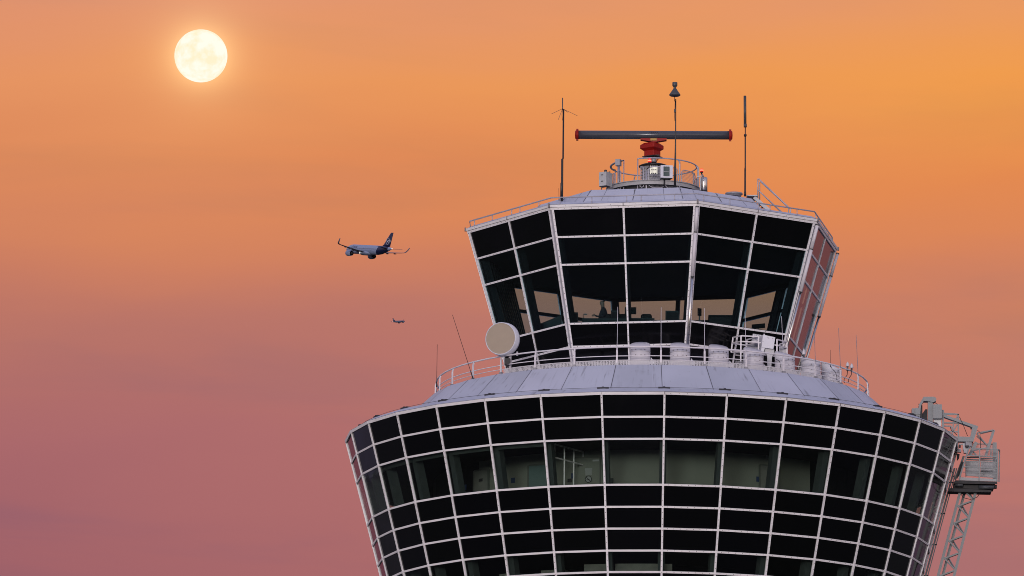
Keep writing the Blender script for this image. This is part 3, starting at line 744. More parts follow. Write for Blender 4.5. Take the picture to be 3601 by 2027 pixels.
b = atr(1535.5, 1345, RR+.05); rod('lightning_rod', 'leftmost thin dark rod at the far left end of the walkway railing', at(1537.7, 1212, b.y), b-V((0, 0, .2)), .012, M['dark'])
rod('whip_antenna', 'slanting thin black whip leaning left over the walkway railing', at(1591, 1107.6, -5.6), at(1664, 1334, -5.6), .0125, M['dark'], 'antenna', 'antennas on the tower')
rod('whip_antenna', 'tiny thin black whip beside the foot of the ground plane antenna mast', at(1965, 663, -3.9), at(1966, 706, -3.9), .011, M['dark'], 'antenna', 'antennas on the tower')
rod('whip_antenna', 'tiny dark aerial on the railing between the last two vents', at(2921, 1231, -5.1), at(2920.5, 1292, -5.1), .008, M['dark'], 'antenna', 'antennas on the tower')

z1 = zoomed(1900, 250, 3.22)
def mast(name, label, pts, Y, mat, cat='antenna'):
    base = z1(*pts[-1][:2], Y)
    t = thing(name, label, cat, base, 'antennas on the tower'); mb = MB()
    mb.tube([z1(x, y, Y) for x, y, r in pts], [r for x, y, r in pts], 10); mb.build('mast', mat, t); return t
Y = -3.4
t = mast('ground_plane_antenna', 'black mast with drooping spokes at its top, left of the radar', [(263, 437, .035), (258, 990, .035), (249, 1000, .048), (247, 1260, .048), (244, 1275, .062), (241, 1475, .062)], Y, M['dark'])
mb = MB(); mb.tube([z1(252, 305, Y), z1(252, 415, Y), z1(252, 440, Y)], [.02, .02, .028], 8); mb.build('radiator', M['dgrey'], t)
for (x, y, dy) in ((127, 487, -.3), (420, 508, -.3), (204, 551, -1.0), (315, 470, .8)):
    mb = MB(); mb.tube([z1(252, 428, Y), z1(x, y, Y+dy)], .0085, 6); mb.build('spoke', M['dgrey'], t)
mb = MB(); mb.tube([z1(250, 440, Y), z1(245, 500, Y), z1(250, 560, Y), z1(262, 545, Y)], .008, 5); mb.build('cable', M['dark'], t)
Y = -4.2
t = mast('biconical_antenna', 'black mast carrying a grey cone and drum head, in front of the radar bar', [(1534, 320, .022), (1533, 560, .024), (1531, 840, .03), (1528, 1060, .042), (1526, 1100, .05), (1525, 1330, .055)], Y, M['dark'])
c = z1(1523, 285, Y); k = .00365
mb = MB(); h = lambda y: (285-y)*k
mb.lathe([(.19, 0), (.235, h(275)), (.23, h(268)), (.10, h(215)), (.055, h(195)), (.055, h(183)), (.09, h(172)), (.105, h(165)), (.105, h(130)), (.1, h(128))], 24, c); mb.build('head', M['dgrey'], t)
mb = MB(); mb.tube([z1(1522, 285, Y), z1(1522, 345, Y)], .018, 6); mb.build('neck', M['dark'], t)
mb = MB(); mb.tube([z1(1526, 340, Y-.04), z1(1524, 420, Y-.05), z1(1520, 500, Y-.05), z1(1524, 570, Y-.04)], .011, 5); mb.box(z1(1523, 452, Y-.06), (.07, .07, .13)); mb.build('cable', M['dark'], t)
Y = -2.9
t = mast('dipole_antenna', 'mast with a fat dark cylinder at its top, right of the radar', [(2321, 640, .022), (2321, 720, .022), (2321, 730, .03), (2321, 1090, .03), (2320, 1110, .038), (2319, 1360, .038), (2319, 1385, .05), (2319, 1420, .05)], Y, M['dark'])
mb = MB(); mb.tube([z1(2317, 283, Y), z1(2319, 600, Y)], .058, 14); mb.tube([z1(2320, 600, Y), z1(2321, 638, Y)], .066, 14); mb.build('radome', M['dgrey'], t)
mb = MB(); mb.lathe([(.035, -.08), (.06, -.02), (.06, .02), (.035, .04)], 12, z1(2321, 726, Y)); mb.build('collar', M['dark'], t)

# ------------------------------------------------------------------ radar on the roof
z4 = zoomed(2230, 440, 6.04)
def wrap_text(txt, size, place, name, mat, parent, bold=.0):
    cu = bpy.data.curves.new(name, 'FONT'); cu.body = txt; cu.size = size; cu.align_x = 'CENTER'; cu.align_y = 'CENTER'; cu.offset = bold; cu.resolution_u = 3
    to = bpy.data.objects.new(name+'_src', cu); COL.objects.link(to)
    dg = bpy.context.evaluated_depsgraph_get(); me = bpy.data.meshes.new_from_object(to.evaluated_get(dg))
    bpy.data.objects.remove(to); bpy.data.curves.remove(cu)
    pm = PARLOC.get(parent.name, V((0, 0, 0))) if parent else V((0, 0, 0))
    for v in me.vertices: v.co = place(v.co.x, v.co.y)-pm
    me.name = name; me.materials.clear(); me.materials.append(mat)
    o = bpy.data.objects.new(name, me); COL.objects.link(o); o.parent = parent; PARLOC[o.name] = pm.copy(); o.location = (0, 0, 0)
    return o
Y = 0.0
L0, L1 = z1(395, 723, Y), z1(2175, 730, Y); rb = .178
axis = (L1-L0).normalized(); mid = (L0+L1)/2
pbase = z4(420, 830, Y)
radar = thing('surface_radar', 'long grey bar radar with red end caps on a red turning unit above the roof', 'radar', (pbase.x, 0, pbase.z))
mb = MB(); upv = V((0, 0, 1)); fw = V((0, -1, 0))
Mx = Matrix((fw.cross(axis), fw, axis)).transposed(); Mx = Matrix((axis.cross(fw), fw, axis)).transposed()
half = (L1-L0).length/2
prof2 = []
mb.lathe([(rb, -half+.13), (rb, half-.13)], 40, mid, Mx); ab = mb.build('antenna_bar', M['radar'], radar)
for s in (-1, 1):
    mb = MB(); mb.lathe([(rb+.012, s*(half-.14)), (rb+.03, s*(half-.12)), (rb+.03, s*(half-.06)), (rb-.02, s*half), (.01, s*(half+.01))][::1], 32, mid, Mx)
    for q in (-1, 1): mb.box(mid+axis*s*(half-.09)+V((0, 0, q*(rb+.035))), (.09, .12, .06))
    mb.build('end_cap', M['red'], ab)
tc_ = z4(418, 178, Y)
off_t = (tc_-mid).dot(axis)
def bar_place(u, w):
    ph = .50+(w-.0)/rb; return mid+axis*(off_t+u)+(V((0, -1, 0))*cos(ph-.12)+V((0, 0, 1))*sin(ph-.12))*(rb+.004)
wrap_text('TERMA', .125, bar_place, 'lettering', M['ink'], ab, .003)
wrap_text('TM', .04, lambda u, w: bar_place(u+.29, w+.03), 'lettering', M['ink'], ab)
mb = MB()
A = [z4(x, y, Y-.14) for x, y in ((135, 283), (690, 283), (690, 318), (455, 358), (370, 352), (135, 308))]; mb.prism(A, (0, .28, 0)); mb.build('bracket', M['red'], radar)
mb = MB(); mb.box(z4(412, 308, Y-.15), (.26, .02, .09)); mb.build('warning_plate', M['yellow'], radar)
c = z4(413, 390, Y); mb = MB()
mb.lathe([(.11, 0), (.11, .03), (.085, .035), (.085, .06), (.11, .065), (.11, .09), (.075, .10), (.075, .16)], 20, c-V((0, 0, .03))); mb.build('rotary_joint', M['steel'], radar)
# red gearbox: corner towards the camera; long right face, shorter left face
rzg = R(-33)
def chamfer_box(mb, c, sx, sy, z0, z1_, ch, zc, mi=0, rz=0):
    "octagonal-profile box: chamfered top and bottom edges"
    Mz = Matrix.Rotation(rz, 3, 'Z')
    rings = [(sx/2-ch, sy/2-ch, z0), (sx/2, sy/2, z0+zc), (sx/2, sy/2, z1_-zc), (sx/2-ch, sy/2-ch, z1_)]
    vs = []
    for a, b, z in rings:
        k = min(a, b)*.12
        for x, y in ((-a+k, -b), (a-k, -b), (a, -b+k), (a, b-k), (a-k, b), (-a+k, b), (-a, b-k), (-a, -b+k)): vs.append(c+Mz@V((x, y, z)))
    fs = []
    for i in range(3):
        for j in range(8): fs.append((8*i+j, 8*i+(j+1) % 8, 8*i+8+(j+1) % 8, 8*i+8+j))
    fs += [tuple(range(8))[::-1], tuple(range(24, 32))]; mb.add(vs, fs, mi)
gc = z4(385, 690, 0); gz = lambda y: z4(385, y, 0).z
mb = MB(); chamfer_box(mb, V((gc.x-.02, 0, 0)), .74, .74, gz(560), gz(392), .12, .10, 0, R(-37))
mb.build('gearbox', M['red'], radar)
mb = MB(); chamfer_box(mb, V((gc.x, 0, 0)), .50, .52, gz(672), gz(555), .012, .01, 0, R(-37)); mb.build('motor_housing', M['red'], radar)
mb = MB(); mb.box(V((gc.x, 0, gz(682))), (.62, .60, .03), 0, R(-37)); mb.box(V((gc.x+.05, -.2, gz(668))), (.5, .06, .05), 0, R(-10)); mb.box(V((gc.x-.1, .1, gz(665))), (.5, .1, .05), 0, R(20)); mb.build('base_plate', M['craned'], radar)
mb = MB(); c0_ = z4(420, 812, 0); mb.lathe([(.115, 0), (.105, gz(690)-c0_.z)], 16, c0_); mb.build('pedestal', M['gal'], radar)
for pts_ in ([z4(470, 790, -.1), z4(500, 740, -.2), z4(525, 720, -.2)], [z4(465, 760, -.1), z4(490, 735, -.25), z4(505, 700, -.15)]):
    mb = MB(); mb.tube(pts_, .012, 5); mb.build('cable', M['red'], radar)

# radar platform: kerb ring, louvred housing
z2 = zoomed(2060, 540, 5.152)
plat = thing('radar_platform', 'round raised platform with a grey kerb and louvred housing on the cab roof', 'platform', (0, 0, 50.05))
zk1 = z2(1100, 478, -1.93).z; zk0 = zk1-.155
mb = MB(); mb.lathe([(1.93, zk0), (1.93, zk1), (1.86, zk1+.01), (1.86, zk0)], 64, caps=False, smooth=False); mb.lathe([(1.98, zk1-.03), (1.98, zk1), (1.8, zk1)], 64, caps=False, smooth=False)
mb.lathe([(1.95, zk0-.03), (1.95, zk0), (1.9, zk0)], 64, caps=False, smooth=False); mb.build('kerb', M['louvre'], plat, fix=False)
mb = MB(); mb.lathe([(.01, zk0-.01), (1.90, zk0-.01), (1.90, zk0-.04), (.01, zk0-.04)], 48); mb.lathe([(1.75, 50.0), (1.75, zk0-.05)], 48, caps=False); mb.build('deck', M['craned'], plat)
hc_ = z2(1225, 540, 0); hx = hc_.x
zt_ = z2(1225, 210, -.4).z
mb = MB(); nl = 9; pr = []
for k in range(nl):
    za = zk0+(zt_-zk0)*k/nl; zb_ = zk0+(zt_-zk0)*(k+1)/nl; pr += [(.52, za), (.495, zb_-.02)]
pr.append((.52, zt_))
mb.lathe(pr, 8, (hx, 0, 0), None, 0, False); mb.build('louvred_housing', M['louvre'], plat)
mb = MB(); mb.lathe([(.60, zt_-.02), (.62, zt_+.03), (.5, zt_+.08), (.14, zt_+.12), (.12, zt_+.2)], 32, (hx, 0, 0)); mb.build('housing_cap', M['dark'], plat)

# guard railing of the platform
gd = thing('radar_guard_rail', 'circular guard rail with wire mesh panels round the radar platform', 'railing', (0, 0, 50.0))
RG = 1.80; zh = 51.745
mb = MB(); g0 = ang(atr(2194, 565, RG)); g1 = ang(atr(2243, 558, RG))
n = 60; arc = [pol(RG, g1+(360-(g1-g0))*i/n, zh) for i in range(n+1)]
mb.tube([arc[0]+V((0, 0, -.03))]+arc+[arc[-1]], .027, 8); mb.build('handrail', M['rail'], gd)
zbase = 49.98
def gpost(deg, ztop, r, bend=False, zb=zbase):
    mb = MB(); o = RG+.10 if bend else RG
    pts = [pol(o, deg, zb), pol(o, deg, ztop-(.22 if bend else 0))]
    if bend: pts += [pol(o-.01, deg, ztop-.1), pol(RG, deg, ztop)]
    else: pts += [pol(RG, deg, ztop)]
    mb.tube(pts, r, 8); return mb.build('post', M['rail'], gd)
def az(x, y): return ang(atr(x, y, RG))
gpost(g1, zh, .024); gpost(g0, zh, .022)
pa = [ang(atr(2060+1700/5.152, 600, RG+.1)), 78, ang(atr(2060+1092/5.152, 600, RG+.1)), ang(atr(2060+560/5.152, 600, RG+.1))]
gpost(pa[0], zh, .034, True); gpost(78, zh, .042, True); gpost(pa[2], zh-.55, .036); gpost(pa[3], zh+.05, .05)
for d in (118, 160, 205, 240): gpost(d, zh, .026, True)
def mesh_panel(d0, d1, zl, zhh, rad=RG+.03, frame=.02):
    mb = MB(); k = max(2, int(abs(d1-d0)/4))
    A = [pol(rad, d0+(d1-d0)*i/k, 0) for i in range(k+1)]
    cz = .1 if abs(d1-d0) > 12 else .05
    fr = []
    for i, a in enumerate(A):
        fr.append(a+V((0, 0, zhh-(cz if i in (0, k) else 0))))
    for i, a in reversed(list(enumerate(A))): fr.append(a+V((0, 0, zl+(cz if i in (0, k) else 0))))
    mb.tube(fr, frame, 6, 0, True)
    nz_ = int((zhh-zl)/.052)
    for q in range(1, nz_): mb.tube([a+V((0, 0, zl+(zhh-zl)*q/nz_)) for a in A], .0042, 4, 1)
    na = max(2, int(abs(R(d1-d0))*rad/.052))
    for q in range(1, na): p = pol(rad, d0+(d1-d0)*q/na, 0); mb.tube([p+V((0, 0, zl+.02)), p+V((0, 0, zhh-.02))], .0042, 4, 1)
    return mb.build('mesh_panel', [M['rail'], M['gal']], gd)
def azg(zx): return ang(atr(2060+zx/5.152, 600, RG+.03))
zz = lambda y: z2(1700, y, -1.75).z
mesh_panel(azg(1735), 72, zz(640), zz(262)); mesh_panel(azg(1450), azg(1665), zz(640), zz(240)); mesh_panel(azg(1140), azg(1440), zz(625), zz(250)); mesh_panel(azg(985), azg(1050), zz(625), zz(250)); mesh_panel(azg(590), azg(635), zz(640), zz(262)); mesh_panel(-86, azg(545), zz(650), zz(285))
mesh_panel(84, 112, zz(625), zz(270)); mesh_panel(250, 268, zz(625), zz(285))

# boxes, beacons on the platform
def simple(name, label, cat, base, parts, group=None):
    t = thing(name, label, cat, base, group)
    for nm, mb, mat in parts: mb.build(nm, mat, t)
    return t
Y = -2.05
def tilted(mb, c, s, rz, mi=0): mb.box(c, s, mi, rz)
# white cabinet with a window, on the guard rail front
c = z2(1460, 328, Y); w, h = 220/5.152*.0117, 232/5.152*.0117
b_ = MB(); b_.box(c+V((0, .14, 0)), (w, .28, h), 0, R(6))
wn = MB(); wn.box(c+V((.005, -.012, .005)), (w*.50, .02, h*.76), 0, R(6)); wf = MB(); wf.box(c+V((.005, -.026, -.02)), (w*.5, .012, .02), 0, R(6))
un = MB(); un.prism([z2(1335, 470, Y+.02), z2(1565, 452, Y+.02), z2(1510, 495, Y+.3), z2(1380, 500, Y+.3)], (0, 0, .02)); un.tube([z2(1425, 480, Y+.1), z2(1420, 610, Y+.1)], .03, 8)
simple('camera_housing', 'white cabinet with a dark glass front hung on the radar guard rail', 'cabinet', c-V((0, 0, h/2)), [('case', b_, M['boxw']), ('window', wn, M['screen']), ('glazing_bar', wf, M['gal']), ('bracket', un, M['craned'])])
# lit floodlight panel
c = z2(1232, 300, -1.0); w, h = 130/5.152*.0117, 150/5.152*.0117
p_ = MB(); p_.box(c, (w, .05, h)); k_ = MB()
for dz in (.5, .06, -.45, -.52):
    for q in (-.28, 0, .28): k_.box(c+V((q*w, -.032, dz*h*.92)), (w*.2, .02, h*.09))
a_ = MB(); a_.tube([z2(985, 243, -1.6), z2(1200, 245, -1.05)], .018, 6); a_.box(c+V((0, .12, 0)), (w*.8, .2, h*.7)); a_.tube([z2(1225, 380, -1.03), z2(1260, 460, -1.03), z2(1275, 535, -1.0)], .01, 5)
simple('floodlight', 'lit cream floodlight panel with black bars behind the wire mesh', 'floodlight', c-V((0, 0, h/2)), [('lens', p_, M['panel']), ('louvre_bars', k_, M['ink']), ('bracket', a_, M['gal'])])
def beacon(x, y0, y1, Y, r, label):
    b = z2(x, y0, Y); zt_ = z2(x, y1, Y).z; hh = zt_-b.z
    base = MB(); base.lathe([(r*.45, 0), (r*.45, hh*.18), (r*.85, hh*.22), (r*.85, hh*.45)], 16, b)
    ls = MB(); ls.lathe([(r, hh*.45), (r, hh*.95), (r*.9, hh), (.001, hh)], 20, b)
    co = MB(); co.lathe([(r*.55, hh*.58), (r*1.02, hh*.6), (r*1.02, hh*.82), (r*.55, hh*.84)], 20, b)
    simple('obstruction_light', label, 'beacon', b, [('base', base, M['dark']), ('lens', ls, M['lampred']), ('lamp_glow', co, M['lampcore'])], 'red obstruction lights on the cab roof')
beacon(1155, 215, 100, -1.75, .07, 'lit red obstruction light in front of the radar column')
beacon(2098, 372, 282, -1.2, .068, 'lit red obstruction light on the right above the silver canister')
s_ = MB(); s_.tube([z2(1152, 215, -1.75), z2(1148, 250, -1.75), z2(1100, 290, -1.75)], .02, 6)
tag(s_.build('beacon_bracket', M['dark'], gd))
# left control box with stub on top
Y = -1.4
c0_, c1_ = z2(300, 600, Y), z2(430, 340, Y)
b_ = MB(); zl, zh_ = z2(340, 595, Y).z, z2(340, 345, Y).z
rz = R(-35); ctr = V((z2(335, 470, Y).x, Y, (zl+zh_)/2)); b_.box(ctr, (.36, .24, zh_-zl), 0, rz)
b_.box(V((z2(432, 470, Y).x, Y+.12, (zl+zh_)/2+.01)), (.06, .3, (zh_-zl)*1.0), 0, rz)
st = MB(); st.lathe([(.06, 0), (.06, .06), (.05, .09)], 14, z2(358, 338, Y))
ft = MB(); ft.bar(z2(286, 655, Y), z2(286, 600, Y), .05); ft.bar(z2(385, 660, Y+.1), z2(385, 580, Y+.1), .04); ft.bar(z2(430, 660, Y+.15), z2(430, 330, Y+.15), .07)
hd = MB(); hd.box(ctr+Matrix.Rotation(rz, 3, 'Z')@V((-.02, -.13, .17)), (.08, .03, .03), 0, rz); hd.box(ctr+Matrix.Rotation(rz, 3, 'Z')@V((-.02, -.13, -.1)), (.08, .03, .03), 0, rz)
un = MB(); un.box(ctr+V((0, 0, -(zh_-zl)/2-.015)), (.34, .22, .03), 0, rz)
simple('junction_box', 'weathered grey switch box with a black stub on top, left of the radar platform', 'switch box', (ctr.x, Y, 49.95), [('case', b_, M['box']), ('stub', st, M['dark']), ('legs', ft, M['dark']), ('latch', hd, M['dgrey']), ('base', un, M['dark'])])
# head box on the left column
Y = -1.75
c = z2(590, 170, Y); b_ = MB(); b_.box(c, (.20, .22, .27), 0, R(-20)); 
pipe = MB(); pts = [z2(690, 130, Y+.05), z2(610, 150, Y+.03), z2(540, 175, Y), z2(475, 215, Y+.1), z2(458, 250, Y+.2), z2(480, 285, Y+.2), z2(540, 305, Y+.05)]; pipe.tube(pts, .026, 8)
simple('sensor_head', 'grey box on a post with a looped pipe, left side of the radar platform', 'sensor box', z2(560, 640, Y), [('case', b_, M['gal']), ('loop_pipe', pipe, M['dgrey'])])
# right silver canister
Y = -.9
c = z2(2140, 680, Y); hh = z2(2140, 440, Y).z-c.z
b_ = MB(); b_.lathe([(.13, .01), (.145, .03), (.145, hh-.03), (.13, hh)], 24, c); d_ = MB(); d_.lathe([(.15, -.03), (.15, .015)], 24, c)
a_ = MB(); a_.box(z2(2075, 560, Y), (.05, .1, hh*.95)); a_.bar(z2(2010, 425, Y), z2(2130, 410, Y), .05); a_.tube([z2(2098, 372, Y-.1), z2(2135, 430, Y-.05)], .035, 8)
h_ = MB(); h_.tube([z2(2110, 660, Y-.17), z2(2105, 480, Y-.17), z2(2125, 445, Y-.17), z2(2145, 470, Y-.17), z2(2130, 500, Y-.17), z2(2110, 480, Y-.17)], .008, 5)
simple('canister', 'silver upright canister with a black base, right of the radar platform', 'canister', c, [('body', b_, M['steel']), ('base', d_, M['dark']), ('bracket', a_, M['gal']), ('cable', h_, M['dark'])])
# low round hatch on the roof, far right
c = at(2581, 692, -2.2)
b_ = MB(); b_.lathe([(.30, 0), (.30, .07), (.36, .08), (.36, .14), (.2, .17), (.001, .18)], 28, c); tag(b_.build('roof_hatch', M['gal'], origin=c), 'low round grey hatch on the cab roof, left of the stair', 'hatch')
# stair from the roof down to the gutter
z7 = zoomed(2640, 610, 5.0)
Y = -2.4
stt = thing('roof_stair', 'short steel stair with tubular handrails on the right side of the cab roof', 'stair', z7(390, 712, Y))
mb = MB()
for dy in (0, .6): mb.bar(z7(60, 420, Y+dy), z7(395, 720, Y+dy), .05, .14)
mb.build('stringer', M['gal'], stt)
mb = MB()
for k in range(7):
    t_ = (k+.5)/7; p = z7(60, 420, Y).lerp(z7(395, 720, Y), t_); mb.box(p+V((0, .3, .02)), (.18, .56, .03))
mb.build('treads', M['gal'], stt)
mb = MB(); mb.box(z7(20, 425, Y+.3), (.45, .8, .05)); mb.build('landing', M['gal'], stt)
for dy, dx, dyy in ((0, 0, 0), (.6, 32, 40)):
    mb = MB(); q = lambda x, y: z7(x, y, Y+dy)
    if dy == 0: mb.tube([q(125, 440), q(125, 97), q(140, 97), q(680, 610), q(700, 640), q(702, 775)], .024, 8); mb.tube([q(125, 290), q(165, 330), q(620, 752)], .024, 8)
    else: mb.tube([q(157, 480), q(157, 150), q(175, 150), q(665, 605), q(667, 770)], .024, 8); mb.tube([q(160, 325), q(600, 748)], .022, 8)
    mb.build('handrail', M['rail'], stt)

# ------------------------------------------------------------------ dish antenna on the walkway
z5 = zoomed(1660, 1100, 6.59)
Y = -7.0
c = z5(660, 600, Y)
nrm = V((-sin(R(20)), -cos(R(20)), -.05)).normalized(); s_ = nrm.cross(V((0, 0, 1))).normalized(); u_ = s_.cross(nrm)
Mx = Matrix((s_, u_, nrm)).transposed()
poleb = z5(880, 1300, Y+.45)
dish = thing('dish_antenna', 'round drum dish with a beige face on a pole behind the walkway railing', 'dish antenna', (poleb.x, poleb.y, ZT))
mb = MB(); mb.lathe([(.60, -.42), (.685, -.40), (.685, -.30), (.665, -.28), (.66, .0), (.625, .012), (.625, -.02)], 48, c, Mx, caps=False); mb.lathe([(.001, -.45), (.6, -.42)], 48, c, Mx, caps=False); mb.build('shroud', M['boxw'], dish)
mb = MB(); mb.lathe([(.627, -.005), (.3, .012), (.001, .018)], 48, c, Mx, caps=False); mb.build('radome', M['dishface'], dish)
mb = MB(); mb.tube([V((poleb.x, poleb.y, ZT)), V((poleb.x, poleb.y, c.z+.2))], .055, 12); mb.tube([c-nrm*.4, V((poleb.x, poleb.y, c.z-.1))], .07, 10); mb.tube([c-nrm*.35-V((0, 0, .4)), V((poleb.x, poleb.y, c.z-.5))], .03, 8); mb.build('pole', M['railw'], dish)
mb = MB(); mb.box(z5(820, 1140, Y+.3), (.24, .25, .26)); mb.tube([z5(800, 1190, Y+.3), z5(790, 1290, Y+.3)], .03, 6); mb.build('radio_unit', M['craned'], dish)
mb = MB(); mb.tube([z5(1045, 1000, Y+.5), z5(1045, 905, Y+.5)], .04, 8); mb.tube([z5(1045, 960, Y+.5), z5(880, 980, Y+.45)], .02, 6); mb.build('side_stub', M['railw'], dish)

# ------------------------------------------------------------------ access platform and tilted cabinet on the walkway
z6 = zoomed(2540, 1150, 7.25)
Yf, Yb = -6.0, -5.2
ap = thing('access_platform', 'small white tubular railing platform on the walkway below the cab windows', 'platform', at(2620, 1272, Yf))
def bars(name, segs, r=.028, mat='railw'):
    mb = MB()
    for a, b in segs: mb.bar(a, b, r*2)
    return mb.build(name, M[mat], ap)
f = lambda x, y: z6(x, y, Yf); b = lambda x, y: z6(x, y, Yb)
for sg in ([(b(275, 265), b(225, 650))], [(f(478, 228), f(468, 890))], [(f(925, 250), f(925, 620))], [(b(632, 330), b(610, 640))], [(f(1395, 322), f(1392, 660))], [(b(1645, 392), b(1650, 700))], [(b(1460, 440), b(1470, 650))]): bars('post', sg)
bars('top_rails', [(b(275, 270), f(478, 230)), (f(478, 230), f(925, 250)), (f(925, 250), b(632, 330)), (b(260, 410), f(470, 375)), (f(470, 375), f(925, 395)), (f(925, 400), b(615, 470)), (b(265, 425), b(600, 470)), (b(230, 650), f(468, 635)),
    (f(925, 410), f(985, 410)), (b(340, 665), f(468, 650)), (b(350, 720), f(545, 740)), (f(470, 640), f(560, 650))], .024)
bars('side_rails', [(f(1395, 322), b(1645, 392)), (f(1390, 465), b(1645, 540)), (b(1645, 392), b(1460, 445)), (f(1320, 460), f(1395, 475))], .024)
mb = MB(); mb.hexa([b(330, 930), f(560, 930), f(560, 890), b(340, 880)]+[p+V((0, 0, .03)) for p in (b(330, 930), f(560, 930), f(560, 890), b(340, 880))]); mb.build('deck', M['perf'], ap)
mb = MB(); mb.prism([b(620, 480), b(930, 420), b(930, 650), b(620, 650)], (0, .03, 0)); mb.build('infill_panel', M['gal'], ap)
mb = MB(); mb.prism([b(1480, 500), b(1640, 540), b(1640, 700), b(1480, 660)], (0, .03, 0)); mb.build('infill_panel', M['gal'], ap)
tb = thing('tilted_cabinet', 'white weathered cabinet leaning back on a grey stand beside the access platform', 'cabinet', at(2705, 1285, Yf-.1))
Yc = Yf-.15
F4 = [z6(x, y, Yc) for x, y in ((1040, 200), (1350, 268), (1302, 565), (1000, 520))]; dpt = V((-.10, .45, .02))
mb = MB(); mb.prism(F4, dpt); mb.prism([z6(1000, 520, Yc+.02), z6(1090, 535, Yc+.02), z6(1050, 640, Yc+.02), z6(990, 625, Yc+.02)], dpt*.8); mb.build('case', M['boxw'], tb)
mb = MB(); mb.prism([z6(x, y, Yc+.5) for x, y in ((780, 172), (1030, 215), (1000, 470), (740, 400))], (0, .06, 0)); mb.build('back_panel', paint('blotched_panel', (.42, .42, .45), .5, var=.65, scale=14), tb)
mb = MB(); mb.prism([z6(x, y, Yc+.12) for x, y in ((1085, 540), (1320, 575), (1330, 690), (1270, 760), (1250, 1010), (1150, 1010), (1140, 720), (1075, 650))], (0, .2, 0)); mb.build('stand', M['gal'], tb)
mb = MB()
for x, y in ((1145, 262), (1178, 285), (1287, 298), (1038, 375)): mb.box(z6(x, y, Yc-.01), (.022, .02, .022))
mb.build('bolts', M['rivet'], tb)
mb = MB(); mb.tube([z6(1068, 230, Yc+.1), z6(1070, 180, Yc+.1)], .03, 8); mb.build('stub', M['railw'], tb)
# acorn shaped antennas on the railing
def acorn(x, y0, y1, zf, label, Y):
    b = zf(x, y0, Y); h = zf(x, y1, Y).z-b.z; t = thing('acorn_antenna', label, 'antenna', b, 'acorn antennas on the walkway railing')
    mb = MB(); mb.lathe([(.035, 0), (.035, h*.32), (.03, h*.33)], 12, b); mb.build('stem', M['dgrey'], t)
    mb = MB(); mb.lathe([(.065, h*.33), (.075, h*.40), (.066, h*.6), (.045, h*.8), (.018, h*.97), (.001, h)], 18, b); mb.build('radome', M['vent'], t)
    return t, b
zq = zoomed(2280, 1040, 3.1525)
p5 = pol(RR, 50, 42.5)
t, b_ = acorn(2078, 790, 555, z6, 'single acorn antenna on the railing in front of the pink side glass', p5.y)
mb = MB(); mb.bar(z6(1950, 790, p5.y), z6(2085, 785, p5.y), .05); mb.build('arm', M['dark'], t)
Yq = pol(RR, 64, 0).y
for x, lb in ((2208, 'left one of the twin acorn antennas near the right end of the railing'), (2254, 'right one of the twin acorn antennas near the right end of the railing')):
    t, b_ = acorn(x, 812 if x == 2208 else 830, 735 if x == 2208 else 752, zq, lb, Yq)
    mb = MB(); mb.bar(zq(x-58, 806 if x == 2208 else 826, Yq), zq(x+2, 812 if x == 2208 else 832, Yq), .05)
    mb.tube([zq(x, 830, Yq), zq(x-4, 880, Yq-.05), zq(x-38, 930, Yq-.05), zq(x-36, 970, Yq)], .016, 6); mb.build('arm', M['dark'], t)
mb = MB(); mb.tube([zq(2020, 775, -5.1), zq(2035, 810, -5.1), zq(2075, 850, -5.1), zq(2090, 905, -5.1), zq(2088, 935, -5.1)], .011, 5); mb.build('cable', M['dark'], wr); mb = MB(); mb.tube([zq(1412, 705, -6.6), zq(1450, 722, -6.6), zq(1468, 765, -6.6), zq(1455, 835, -6.6)], .011, 5)
mb.build('cable', M['dark'], wr)

# ------------------------------------------------------------------ facade maintenance crane and basket on the right
zc_ = zoomed(3180, 1370, 5.8)
Y = .3
cb = zc_(530, 780, Y)
cr = thing('maintenance_crane', 'grey roof crane with boxes and outrigger frame on the right edge of the drum', 'crane', (cb.x, Y, 39.9))
W_ = lambda x, y, dy=0: zc_(x, y, Y+dy)
def crp(name, fn, mat='crane'):
    mb = MB(); fn(mb); return mb.build(name, M[mat], cr)
crp('column', lambda mb: (mb.bar(W_(530, 800), W_(530, 245), .21, .25, up=(0, 1, 0)), mb.box(W_(530, 1000), (.3, .4, .6))))
crp('head_beam', lambda mb: (mb.prism([W_(x, y, -.2) for x, y in ((390, 150), (600, 148), (655, 175), (648, 235), (590, 262), (480, 235), (385, 235))], (0, .45, 0)), mb.prism([W_(x, y, -.18) for x, y in ((390, 155), (420, 200), (345, 320), (320, 590), (300, 590), (295, 320))], (0, .4, 0))))
crp('counter_box', lambda mb: (mb.box(W_(268, 460), (.20, .5, .26)), mb.box(W_(190, 480, .1), (.16, .5, .30)), mb.box(W_(240, 545), (.22, .4, .12), 0)))
crp('drive_housing', lambda mb: (mb.prism([W_(x, y, .1) for x, y in ((372, 490), (430, 405), (470, 405), (470, 640), (372, 640))], (0, .3, 0)), mb.box(W_(345, 470, .1), (.09, .3, .55))), 'craned')
crp('control_box', lambda mb: mb.box(W_(675, 460, -.25), (178/5.8*.0118, .3, 288/5.8*.0118)))
crp('winch', lambda mb: (mb.lathe([(.14, -.15), (.14, .15)], 16, W_(682, 715), Matrix.Rotation(pi/2, 3, 'X')), mb.box(W_(670, 640), (.3, .25, .16))), 'box')
crp('side_post', lambda mb: mb.bar(W_(787, 800), W_(787, 425), .08, .2, up=(0, 1, 0)))
